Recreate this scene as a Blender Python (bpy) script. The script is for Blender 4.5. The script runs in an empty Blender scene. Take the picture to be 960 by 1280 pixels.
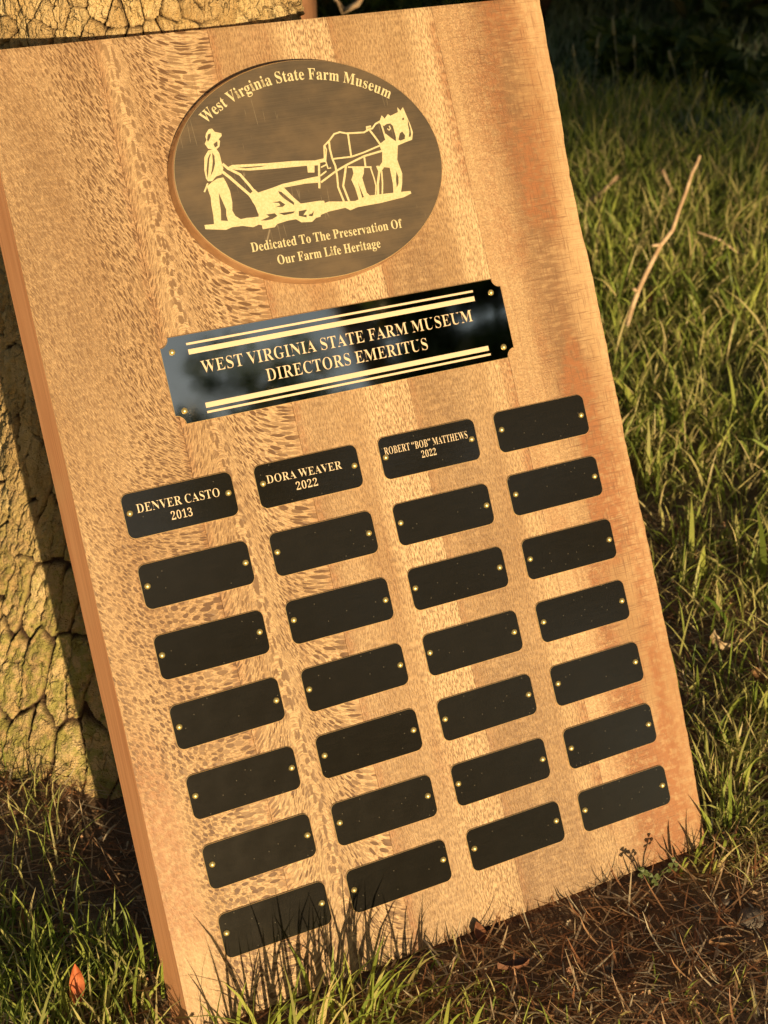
import bpy, math, random
import numpy as np
from mathutils import Vector, Matrix
from mathutils.geometry import tessellate_polygon

sc = bpy.context.scene
R_ = math.radians
K = 0.0254                      # the plaque is measured in inches

# ------------------------------------------------------------------ camera
cam_d = bpy.data.cameras.new("camera")
cam = bpy.data.objects.new("camera", cam_d)
sc.collection.objects.link(cam)
sc.camera = cam
cam.location = (0, 0, 0.6439)
cam.rotation_euler = (R_(90 - 28.966), 0, 0)
cam_d.sensor_fit = 'VERTICAL'
cam_d.sensor_height = 32.0
cam_d.lens = 48.0
cam_d.clip_start = 0.02
cam_d.clip_end = 2000
cam_d.dof.use_dof = True
cam_d.dof.focus_distance = 0.83
cam_d.dof.aperture_fstop = 17

# ------------------------------------------------------------------ sky + sun
SUN_AZ, SUN_EL = 21.0, 8.0      # azimuth from -Y towards +X
world = bpy.data.worlds.new("World")
sc.world = world
world.use_nodes = True
wn = world.node_tree
sky = wn.nodes.new('ShaderNodeTexSky')
sky.sky_type = 'NISHITA'
sky.sun_disc = False
sky.sun_elevation = R_(SUN_EL)
sky.sun_rotation = R_(180 - SUN_AZ)
wn.links.new(sky.outputs[0], wn.nodes['Background'].inputs[0])
wn.nodes['Background'].inputs[1].default_value = 0.08
sl = bpy.data.lights.new("sun", 'SUN')
sl.energy = 5.0
sl.angle = R_(0.5)
sl.color = (1.0, 0.79, 0.50)
sun = bpy.data.objects.new("sun", sl)
sc.collection.objects.link(sun)
sdir = Vector((math.sin(R_(SUN_AZ)) * math.cos(R_(SUN_EL)), -math.cos(R_(SUN_AZ)) * math.cos(R_(SUN_EL)), math.sin(R_(SUN_EL))))
sun.rotation_euler = sdir.to_track_quat('Z', 'Y').to_euler()
sun.location = (1, -3, 2)
sc.view_settings.view_transform = 'Standard'
sc.view_settings.look = 'None'
sc.view_settings.exposure = 0.27
sc.view_settings.gamma = 1.0

rng = np.random.default_rng(7)
random.seed(7)

# ------------------------------------------------------------------ helpers
def link(o):
    sc.collection.objects.link(o)
    return o

def tag(o, label=None, cat=None, group=None, kind=None):
    if label: o['label'] = label
    if cat: o['category'] = cat
    if group: o['group'] = group
    if kind: o['kind'] = kind
    return o

def obj(name, me, parent=None, loc=None):
    o = link(bpy.data.objects.new(name, me))
    if parent: o.parent = parent
    if loc is not None: o.location = loc
    return o

def empty(name, loc=(0, 0, 0)):
    o = link(bpy.data.objects.new(name, None))
    o.empty_display_size = 0.02
    o.location = loc
    return o

def mesh_np(name, V, Q=None, T=None, mats=(), smooth=False, attrs=None, uv=None):
    """V (n,3); Q (m,4) quads; T (k,3) tris"""
    me = bpy.data.meshes.new(name)
    V = np.asarray(V, np.float32)
    loops = []; starts = []; n = 0
    nq = 0 if Q is None else len(Q); nt = 0 if T is None else len(T)
    parts = []
    if nq: parts.append(np.asarray(Q, np.int32).ravel())
    if nt: parts.append(np.asarray(T, np.int32).ravel())
    idx = np.concatenate(parts)
    st = np.concatenate([np.arange(nq) * 4, nq * 4 + np.arange(nt) * 3]).astype(np.int32)
    me.vertices.add(len(V)); me.vertices.foreach_set('co', V.ravel())
    me.loops.add(len(idx)); me.loops.foreach_set('vertex_index', idx)
    me.polygons.add(nq + nt); me.polygons.foreach_set('loop_start', st)
    me.polygons.foreach_set('use_smooth', np.full(nq + nt, bool(smooth)))
    for m in mats: me.materials.append(m)
    if attrs:
        for k, a in attrs.items():
            a = np.asarray(a, np.float32)
            if a.ndim == 1:
                at = me.attributes.new(k, 'FLOAT', 'POINT'); at.data.foreach_set('value', a)
            else:
                at = me.attributes.new(k, 'FLOAT_VECTOR', 'POINT'); at.data.foreach_set('vector', a.ravel())
    me.update(calc_edges=True)
    me.validate()
    return me

def h2(ix, iy, s=0):
    n = (ix.astype(np.int64) * 374761393 + iy.astype(np.int64) * 668265263 + s * 982451653) & 0x7fffffff
    n = ((n ^ (n >> 13)) * 1274126177) & 0x7fffffff
    n = (n ^ (n >> 16)) & 0xffffff
    return n / float(0xffffff)

def vnoise(x, y, s=0):
    x = np.asarray(x, float); y = np.asarray(y, float)
    ix = np.floor(x); iy = np.floor(y); fx = x - ix; fy = y - iy
    fx = fx * fx * (3 - 2 * fx); fy = fy * fy * (3 - 2 * fy)
    a = h2(ix, iy, s); b = h2(ix + 1, iy, s); c = h2(ix, iy + 1, s); d = h2(ix + 1, iy + 1, s)
    return (a * (1 - fx) + b * fx) * (1 - fy) + (c * (1 - fx) + d * fx) * fy

def fbm(x, y, s=0, o=4):
    v = 0; a = .5
    for i in range(o):
        v = v + a * vnoise(x * 2 ** i, y * 2 ** i, s + i * 17); a *= .5
    return v

def voro(x, y, s=0):
    ix = np.floor(x); iy = np.floor(y)
    f1 = np.full(x.shape, 9.); f2 = np.full(x.shape, 9.); cid = np.zeros(x.shape)
    for dx in (-1, 0, 1):
        for dy in (-1, 0, 1):
            cx = ix + dx; cy = iy + dy
            d = np.hypot(cx + .1 + .8 * h2(cx, cy, s) - x, cy + .1 + .8 * h2(cx, cy, s + 5) - y)
            hid = h2(cx, cy, s + 9)
            n1 = d < f1
            f2 = np.where(n1, f1, np.minimum(f2, d)); cid = np.where(n1, hid, cid); f1 = np.where(n1, d, f1)
    return f1, f2, cid

def sst(x, a, b):
    t = np.clip((x - a) / (b - a), 0, 1)
    return t * t * (3 - 2 * t)

# ------------------------------------------------------------------ materials
class NT:
    def __init__(s, name):
        s.m = bpy.data.materials.new(name); s.m.use_nodes = True
        s.t = s.m.node_tree; s.n = s.t.nodes; s.b = s.n['Principled BSDF']; s.out = s.n['Material Output']
    def new(s, ty, **kw):
        n = s.n.new(ty)
        for k, v in kw.items(): setattr(n, k, v)
        return n
    def set(s, n, i, v):
        if hasattr(v, 'outputs'): v = v.outputs[0]
        if isinstance(v, bpy.types.NodeSocket): s.t.links.new(v, n.inputs[i])
        else: n.inputs[i].default_value = v
        return n
    def math(s, op, a, b=0.0, c=0.0, clamp=False):
        n = s.new('ShaderNodeMath', operation=op, use_clamp=clamp)
        s.set(n, 0, a); s.set(n, 1, b); s.set(n, 2, c); return n.outputs[0]
    def rng(s, v, a, b, c=0.0, d=1.0):
        n = s.new('ShaderNodeMapRange', interpolation_type='SMOOTHSTEP'); s.set(n, 0, v); s.set(n, 1, a); s.set(n, 2, b); s.set(n, 3, c); s.set(n, 4, d); return n.outputs[0]
    def mix(s, f, a, b, mode='MIX'):
        n = s.new('ShaderNodeMix', data_type='RGBA', blend_type=mode)
        s.set(n, 0, f); s.set(n, 6, a if not isinstance(a, tuple) else (*a, 1)); s.set(n, 7, b if not isinstance(b, tuple) else (*b, 1)); return n.outputs[2]
    def attr(s, name):
        n = s.new('ShaderNodeAttribute', attribute_name=name); return n
    def co(s, kind='Object'):
        return s.new('ShaderNodeTexCoord').outputs[kind]
    def mapp(s, v, scale=(1, 1, 1), loc=(0, 0, 0)):
        n = s.new('ShaderNodeMapping'); s.set(n, 0, v); n.inputs['Scale'].default_value = scale; n.inputs['Location'].default_value = loc; return n.outputs[0]
    def noise(s, v, sc_=5, det=3, rough=.5, dist=0):
        n = s.new('ShaderNodeTexNoise'); s.set(n, 0, v); n.inputs['Scale'].default_value = sc_; n.inputs['Detail'].default_value = det
        n.inputs['Roughness'].default_value = rough; n.inputs['Distortion'].default_value = dist; return n.outputs[0]
    def bump(s, h, st=.3, dist=.001):
        n = s.new('ShaderNodeBump'); n.inputs['Strength'].default_value = st; n.inputs['Distance'].default_value = dist
        s.set(n, 'Height', h); s.t.links.new(n.outputs[0], s.b.inputs['Normal']); return n
    def base(s, c, rough=.6, metal=0.0, spec=.5):
        s.set(s.b, 'Base Color', (*c, 1) if isinstance(c, tuple) else c)
        s.set(s.b, 'Roughness', rough); s.set(s.b, 'Metallic', metal); s.set(s.b, 'Specular IOR Level', spec); return s.m

def wood_material():
    s = NT('figured_sycamore')
    fig = s.attr('fig').outputs['Vector']
    at = s.attr('props').outputs['Vector']
    sep = s.new('ShaderNodeSeparateXYZ'); s.set(sep, 0, at)
    flk, tone, red = sep.outputs
    at2 = s.attr('props2').outputs['Vector']
    sep2 = s.new('ShaderNodeSeparateXYZ'); s.set(sep2, 0, at2)
    lite, scuff, edge = sep2.outputs
    co = s.co()
    # warp the figure coordinates a little
    nz = s.new('ShaderNodeTexNoise'); s.set(nz, 0, fig); nz.inputs['Scale'].default_value = .45; nz.inputs['Detail'].default_value = 3
    vm = s.new('ShaderNodeVectorMath', operation='MULTIPLY_ADD'); s.set(vm, 0, nz.outputs['Color']); vm.inputs[1].default_value = (1.1, 1.5, 0); s.set(vm, 2, fig)
    vo = s.new('ShaderNodeTexVoronoi', feature='SMOOTH_F1', voronoi_dimensions='2D'); s.set(vo, 'Vector', vm.outputs[0])
    vo.inputs['Scale'].default_value = 1; vo.inputs['Randomness'].default_value = .85; vo.inputs['Smoothness'].default_value = .25
    rnd = s.new('ShaderNodeSeparateColor'); s.set(rnd, 0, vo.outputs['Color'])
    n2 = s.noise(fig, 1.1, 2)
    thr = s.math('MULTIPLY_ADD', n2, .50, .10)
    d = s.math('SUBTRACT', vo.outputs['Distance'], thr)
    fl = s.rng(d, .035, -.03)
    fl = s.math('MULTIPLY', s.math('MULTIPLY', fl, s.math('MULTIPLY_ADD', rnd.outputs[0], .6, .55)), s.math('SUBTRACT', 1.0, edge))
    # upright flecks along the heart line of the second plank
    f2 = s.attr('fig2').outputs['Vector']
    sp2 = s.new('ShaderNodeSeparateXYZ'); s.set(sp2, 0, f2)
    nz2 = s.new('ShaderNodeTexNoise'); s.set(nz2, 0, f2); nz2.inputs['Scale'].default_value = .5; nz2.inputs['Detail'].default_value = 3
    vm2 = s.new('ShaderNodeVectorMath', operation='MULTIPLY_ADD'); s.set(vm2, 0, nz2.outputs['Color']); vm2.inputs[1].default_value = (1.1, 1.6, 0); s.set(vm2, 2, f2)
    vo2 = s.new('ShaderNodeTexVoronoi', feature='SMOOTH_F1', voronoi_dimensions='2D'); s.set(vo2, 'Vector', vm2.outputs[0])
    vo2.inputs['Scale'].default_value = 1; vo2.inputs['Randomness'].default_value = .85; vo2.inputs['Smoothness'].default_value = .2
    flb = s.math('MULTIPLY', s.rng(s.math('SUBTRACT', vo2.outputs['Distance'], thr), .06, -.05), .85)
    mk = sp2.outputs[2]
    fl = s.math('ADD', s.math('MULTIPLY', fl, s.math('SUBTRACT', 1.0, mk)), s.math('MULTIPLY', flb, mk))
    # fine ripple
    nf = s.noise(s.mapp(fig, (1.7, 1.5, 1)), 1.6, 2, .6)
    fl2 = s.rng(nf, .40, .66)
    fle = s.math('MULTIPLY', s.math('MAXIMUM', fl, s.math('MULTIPLY', fl2, s.math('MULTIPLY_ADD', edge, .45, .6))), flk, clamp=True)
    # pores run with the board
    po = s.noise(s.mapp(co, (2600, 160, 300)), 1, 2, .7)
    pore = s.rng(po, .56, .72)
    lowf = s.noise(s.mapp(co, (30, 9, 9)), 1, 4, .55)
    gr = s.noise(s.mapp(co, (380, 7, 20)), 1, 4, .6)
    hz = s.math('MAXIMUM', s.noise(s.mapp(co, (45, 1300, 40)), 1, 4, .65), s.math('MULTIPLY', s.noise(s.mapp(co, (1100, 60, 40)), 1, 3, .65), .96))
    col = s.mix(s.rng(lowf, .3, .7), (.62, .398, .188), (.46, .268, .112))
    col = s.mix(lite, col, (.77, .52, .262))
    col = s.mix(s.rng(gr, .45, .72, 0, .38), col, (.33, .165, .066))
    tn = s.rng(s.noise(s.mapp(co, (110, 420, 60)), 1, 4, .65), .30, .62, .35, 1.25)
    tone = s.math('MULTIPLY', tone, tn, clamp=True)
    red = s.math('MULTIPLY', red, s.rng(s.noise(s.mapp(co, (200, 260, 60), (3, 2, 0)), 1, 4, .65), .32, .60, .3, 1.3), clamp=True)
    col = s.mix(s.math('MULTIPLY', tone, .9), col, (.220, .122, .054))
    col = s.mix(s.math('MULTIPLY', red, .85), col, (.36, .135, .048))
    col = s.mix(s.math('MULTIPLY', pore, .22), col, (.26, .13, .05))
    col = s.mix(s.math('MULTIPLY', s.rng(hz, .50, .66), s.math('MULTIPLY', scuff, .8)), col, (.20, .092, .040))
    col = s.mix(fle, col, (.150, .074, .029))
    s.base(col, .48, 0, .35)
    hh = s.math('ADD', s.math('MULTIPLY', fle, -1.0), s.math('MULTIPLY', pore, -.3))
    s.bump(hh, .6, .0005)
    return s.m

def side_wood_material():
    s = NT('sawn_edge_lightened')
    co = s.co()
    a = s.noise(s.mapp(co, (300, 12, 900)), 1, 3, .6)
    col = s.mix(s.rng(a, .35, .7), (.72, .345, .155), (.58, .25, .105))  # edge colour lightened and reddened, standing in for sun the side barely gets
    b = s.noise(s.mapp(co, (20, 20, 20)), 1, 3)
    col = s.mix(s.rng(b, .52, .75, 0, .6), col, (.66, .36, .16))
    s.base(col, .6, 0, .3); s.bump(a, .3, .0004); return s.m

def black_plate_material(name, rough, spec, speck=1.0, vary=.07, brush=.05):
    s = NT(name)
    co = s.co()
    sp = s.new('ShaderNodeTexVoronoi', feature='F1', voronoi_dimensions='2D'); s.set(sp, 'Vector', s.mapp(s.co('Object'), (330, 330, 330)))
    sp.inputs['Scale'].default_value = 1
    sc_ = s.new('ShaderNodeSeparateColor'); s.set(sc_, 0, sp.outputs['Color'])
    oi = s.new('ShaderNodeObjectInfo')
    dust = s.math('MULTIPLY', s.rng(sp.outputs['Distance'], .13, .06), s.math('GREATER_THAN', s.math('FRACT', s.math('ADD', sc_.outputs[0], oi.outputs['Random'])), .955))
    br = s.noise(s.mapp(co, (60, 3500, 60)), 1, 2, .6)
    cloud = s.noise(s.mapp(co, (70, 70, 70)), 1, 4, .6)
    col = s.mix(s.rng(br, .3, .7), (.010, .009, .0065), (.016, .0135, .010))
    col = s.mix(s.math('MULTIPLY', dust, .32 * speck), col, (.30, .25, .16))
    s.base(col, s.math('ADD', s.math('MULTIPLY_ADD', cloud, .10, rough - .05), s.math('MULTIPLY', oi.outputs['Random'], vary)), 0, spec)
    s.b.inputs['Specular Tint'].default_value = (1, .88, .70, 1)
    s.b.inputs['IOR'].default_value = 1.6
    s.bump(s.math('ADD', br, s.math('MULTIPLY', cloud, 2.0)), brush, .0002)
    return s.m

def simple(name, c, rough=.6, metal=0.0, spec=.5, ns=0, c2=None, bump=0, nscale=(1, 1, 1)):
    s = NT(name)
    if c2 is None: s.base(c, rough, metal, spec)
    else:
        n = s.noise(s.mapp(s.co(), nscale), ns, 4, .6)
        s.base(s.mix(s.rng(n, .35, .65), c, c2), rough, metal, spec)
        if bump: s.bump(n, bump, .002)
    return s.m

M_WOOD = wood_material()
M_SIDE = side_wood_material()
M_NAME = black_plate_material('black_coated_brass', .11, .55)
M_NAMEG = black_plate_material('black_polished_brass', .045, .8, 1.0, 0.0)
M_HEAD = black_plate_material('black_gloss_brass', .04, .5, .3, 0.0, .004)
_b = M_HEAD.node_tree.nodes['Principled BSDF']
for l_ in list(_b.inputs['Base Color'].links): M_HEAD.node_tree.links.remove(l_)
_b.inputs['Base Color'].default_value = (.92, .80, .62, 1); _b.inputs['Metallic'].default_value = 1.0
M_EDGE = simple('brass_cut_edge', (.80, .58, .28), .35, .6)
M_GOLD = simple('engraved_gold', (.76, .57, .34), .5, 0.0, .4)
M_GOLD2 = simple('engraved_gold_pale', (.70, .57, .30), .55, 0.0, .4, 900, (.60, .48, .23))
M_RIVET = simple('brass_rivet', (.90, .70, .26), .30, .75)

def oval_face_material():
    s = NT('brushed_bronze')
    co = s.co()
    br = s.noise(s.mapp(co, (40, 3000, 40)), 1, 3, .65)
    cl = s.noise(s.mapp(co, (35, 60, 35)), 1, 4, .6)
    col = s.mix(s.rng(br, .3, .7), (.105, .076, .046), (.138, .100, .060))
    col = s.mix(s.rng(cl, .35, .75, 0, .5), col, (.26, .17, .085))
    # fine scratches that run down the face
    v = s.new('ShaderNodeTexVoronoi', feature='DISTANCE_TO_EDGE', voronoi_dimensions='2D'); s.set(v, 'Vector', s.mapp(co, (190, 12, 1), (0, .3, 0))); v.inputs['Scale'].default_value = 1
    msk = s.noise(s.mapp(co, (60, 60, 60), (3, 1, 0)), 1, 2)
    scr = s.math('MULTIPLY', s.rng(v.outputs['Distance'], .018, .004), s.rng(msk, .60, .68))
    col = s.mix(s.math('MULTIPLY', scr, .6), col, (.55, .42, .24))
    s.base(col, .38, .35, .5); s.bump(br, .06, .0002); return s.m
M_OVAL = oval_face_material()
M_OVALB = simple('oval_base_copper_wood', (.44, .24, .11), .3, .1, .6, 60, (.34, .17, .07))

def bark_material():
    s = NT('bark')
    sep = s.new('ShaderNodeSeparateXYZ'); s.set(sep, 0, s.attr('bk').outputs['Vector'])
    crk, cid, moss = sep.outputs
    co = s.co()
    n = s.noise(co, 260, 4, .7); n2 = s.noise(co, 60, 4, .65); n3 = s.noise(co, 900, 2, .6)
    col = s.mix(s.rng(n2, .3, .7), (.68, .46, .18), (.88, .64, .30))
    col = s.mix(s.rng(cid, 0, 1, 0, .55), col, (.44, .26, .10))
    col = s.mix(s.rng(n, .54, .74, 0, .5), col, (.30, .17, .07))
    lich = s.rng(s.noise(co, 110, 4, .7), .42, .58)
    col = s.mix(s.math('MULTIPLY', moss, s.math('MULTIPLY', lich, .85)), col, (.36, .33, .07))
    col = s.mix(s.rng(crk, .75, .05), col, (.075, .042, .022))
    nv = s.new('ShaderNodeTexNoise'); s.set(nv, 0, co); nv.inputs['Scale'].default_value = 90; nv.inputs['Detail'].default_value = 3
    vm = s.new('ShaderNodeVectorMath', operation='MULTIPLY_ADD'); s.set(vm, 0, nv.outputs['Color']); vm.inputs[1].default_value = (.012, .012, .02); s.set(vm, 2, co)
    ve = s.new('ShaderNodeTexVoronoi', feature='DISTANCE_TO_EDGE'); s.set(ve, 'Vector', s.mapp(vm.outputs[0], (105, 105, 52))); ve.inputs['Scale'].default_value = 1
    gate = s.rng(s.noise(co, 70, 3), .50, .62)
    fc = s.math('MULTIPLY', s.rng(ve.outputs['Distance'], .07, .0), gate)
    col = s.mix(s.math('MULTIPLY', fc, .30), col, (.085, .045, .022))
    s.base(col, .9, 0, .15)
    hh = s.math('ADD', s.math('ADD', n, s.math('MULTIPLY', n3, .6)), s.math('MULTIPLY', fc, -.5))
    s.bump(hh, 1.0, .004)
    return s.m
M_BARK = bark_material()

def blade_material(name, a, b, c, straw, trans=.38):
    """tint attribute: x random, y straw amount, z height along blade"""
    s = NT(name)
    sep = s.new('ShaderNodeSeparateXYZ'); s.set(sep, 0, s.attr('tint').outputs['Vector'])
    col = s.mix(s.rng(sep.outputs[0], 0, .5), a, b); col = s.mix(s.rng(sep.outputs[0], .5, 1), col, c)
    col = s.mix(sep.outputs[1], col, straw)
    s.base(col, .5, 0, .35)
    tr = s.new('ShaderNodeBsdfTranslucent'); s.t.links.new(col, tr.inputs[0])
    mx = s.new('ShaderNodeMixShader'); mx.inputs[0].default_value = trans
    s.t.links.new(s.b.outputs[0], mx.inputs[1]); s.t.links.new(tr.outputs[0], mx.inputs[2]); s.t.links.new(mx.outputs[0], s.out.inputs[0])
    return s.m
M_GRASS = blade_material('grass_blades', (.15, .22, .026), (.31, .38, .055), (.52, .54, .11), (.72, .56, .24))
M_SHADEGRASS = blade_material('shade_tinted_grass', (.20, .27, .11), (.27, .33, .16), (.34, .38, .21), (.42, .38, .24), .3)  # paler copy for shaded grass; missing sky light is put into the colour
M_THATCH = blade_material('dry_thatch', (.56, .31, .14), (.36, .15, .06), (.68, .48, .25), (.80, .66, .40), .2)
M_LEAFD = blade_material('shrub_leaves', (.040, .065, .018), (.055, .09, .022), (.08, .12, .03), (.10, .085, .03))
M_LEAFT = blade_material('tree_leaves', (.045, .075, .016), (.06, .095, .022), (.09, .13, .03), (.16, .12, .04))

def ground_material():
    s = NT('dirt_ground')
    co = s.co()
    n = s.noise(co, 45, 6, .65); n2 = s.noise(co, 6, 4, .6); n3 = s.noise(co, 500, 3, .6)
    col = s.mix(s.rng(n, .3, .7), (.15, .090, .048), (.28, .18, .098))
    col = s.mix(s.rng(n3, .5, .7, 0, .6), col, (.055, .032, .018))
    sep = s.new('ShaderNodeSeparateXYZ'); s.set(sep, 0, co)
    far = s.math('MAXIMUM', s.rng(sep.outputs[1], 1.0, 1.8), s.rng(sep.outputs[1], -.6, -1.5))
    col = s.mix(far, col, s.mix(n2, (.060, .085, .020), (.11, .13, .035)))
    s.base(col, .95, 0, .15); s.bump(s.math('ADD', n, s.math('MULTIPLY', n3, .3)), .8, .006); return s.m
M_GROUND = ground_material()

# ------------------------------------------------------------------ ground sheet
TRC = (-.149, .978)
def hfun(x, y):
    x = np.asarray(x, float); y = np.asarray(y, float)
    near = np.exp(-((x / 2.5) ** 2 + ((y - .9) / 2.5) ** 2))
    z = (fbm(x * 9 + 40, y * 9 + 40, 3, 4) - .5) * .022 * near + (fbm(x * 30 + 40, y * 30 + 40, 8, 3) - .5) * .008 * near
    z += .005 * np.exp(-(((x - TRC[0]) ** 2 + (y - TRC[1]) ** 2) / .05))
    # flat where the plaque stands
    d = (x + .102) * .448 - (y - .584) * .894
    w = np.exp(-(d / .035) ** 2)
    z = z * (1 - w) - .0035 * w
    z += (fbm(x * .25 + 9, y * .25 + 9, 21, 3) - .5) * .25 * (1 - near) * np.clip((y - 2.5) / 4, 0, 1)
    return z

def graded(c, r0, d0, rmax):
    a = list(np.arange(0, r0, d0)); d = d0; v = a[-1]
    while v < rmax: d *= 1.16; v += d; a.append(v)
    a = np.array(a); return np.unique(np.concatenate([c - a, c + a]))
gx = graded(.15, .62, .006, 900); gy = graded(.95, .45, .006, 900)
GX, GY = np.meshgrid(gx, gy)
GZ = hfun(GX, GY)
nx, ny = len(gx), len(gy)
ii = np.arange(nx * ny).reshape(ny, nx)
Q = np.stack([ii[:-1, :-1], ii[:-1, 1:], ii[1:, 1:], ii[1:, :-1]], -1).reshape(-1, 4)
g = obj('ground', mesh_np('ground', np.stack([GX, GY, GZ], -1).reshape(-1, 3), Q, mats=[M_GROUND], smooth=True))
tag(g, kind='structure', label='brown soil and turf ground running back under the grass', cat='ground')

# ------------------------------------------------------------------ ribbons (grass, needles)
def ribbons(base, length, az, lean, curl, width, tint, segs=4, twist=None, v0=0.15):
    """curved tapering ribbons; lean = start angle from vertical, curl = extra angle by the tip"""
    n = len(base); az = np.asarray(az); t = np.linspace(0, 1, segs + 1)
    pts = np.zeros((n, segs + 1, 3)); pts[:, 0] = base
    for k in range(segs):
        ang = lean + curl * (t[k] + .5 / segs) ** 1.4
        st = (length / segs)
        pts[:, k + 1, 0] = pts[:, k, 0] + np.sin(ang) * np.cos(az) * st
        pts[:, k + 1, 1] = pts[:, k, 1] + np.sin(ang) * np.sin(az) * st
        pts[:, k + 1, 2] = pts[:, k, 2] + np.cos(ang) * st
    tw = az + np.pi / 2 if twist is None else twist
    side = np.stack([np.cos(tw), np.sin(tw), np.zeros(n)], -1)
    wt = np.array([.75, 1.0, .9, .62, .0]) if segs == 4 else np.linspace(1, .25, segs + 1)
    if segs == 3: wt = np.array([.6, 1, .8, .15])
    L = pts - side[:, None] * (width[:, None] * wt * .5)[..., None]
    Rr = pts + side[:, None] * (width[:, None] * wt * .5)[..., None]
    V = np.stack([L, Rr], 2).reshape(n, -1, 3)
    m = 2 * (segs + 1)
    q = []
    for k in range(segs): q.append([2 * k, 2 * k + 1, 2 * k + 3, 2 * k + 2])
    q = np.array(q)
    if segs == 4:                                   # pointed tip
        V = V[:, :9]; V[:, 8] = pts[:, -1]; m = 9
        Q = (q[:3][None] + (np.arange(n) * m)[:, None, None]).reshape(-1, 4)
        T = (np.array([[6, 7, 8]])[None] + (np.arange(n) * m)[:, None, None]).reshape(-1, 3)
    else:
        Q = (q[None] + (np.arange(n) * m)[:, None, None]).reshape(-1, 4); T = None
    tv = np.repeat(tint[:, None], m, 1).reshape(-1, 3)
    return V.reshape(-1, 3), Q, T, tv

def in_board(x, y, back=.30, front=.006, m=.012):
    ax = (x + .102) * .894 + (y - .584) * .449      # along the foot of the board
    d = (x + .102) * .448 - (y - .584) * .894
    return (ax > -m) & (ax < .339 + m) & (d > -back) & (d < front)

def in_trunk(x, y, m=.0):
    return np.hypot(x - TRC[0], y - TRC[1]) < .185 + m
def px_ground(px, py):
    c, s_ = math.cos(R_(28.966)), math.sin(R_(28.966))
    a = (px - 480) / 1920; b = (py - 640) / 1920
    d = np.array([a, c - b * s_, -s_ - b * c]); k = .6439 / -d[2]
    return d[0] * k, d[1] * k

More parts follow.
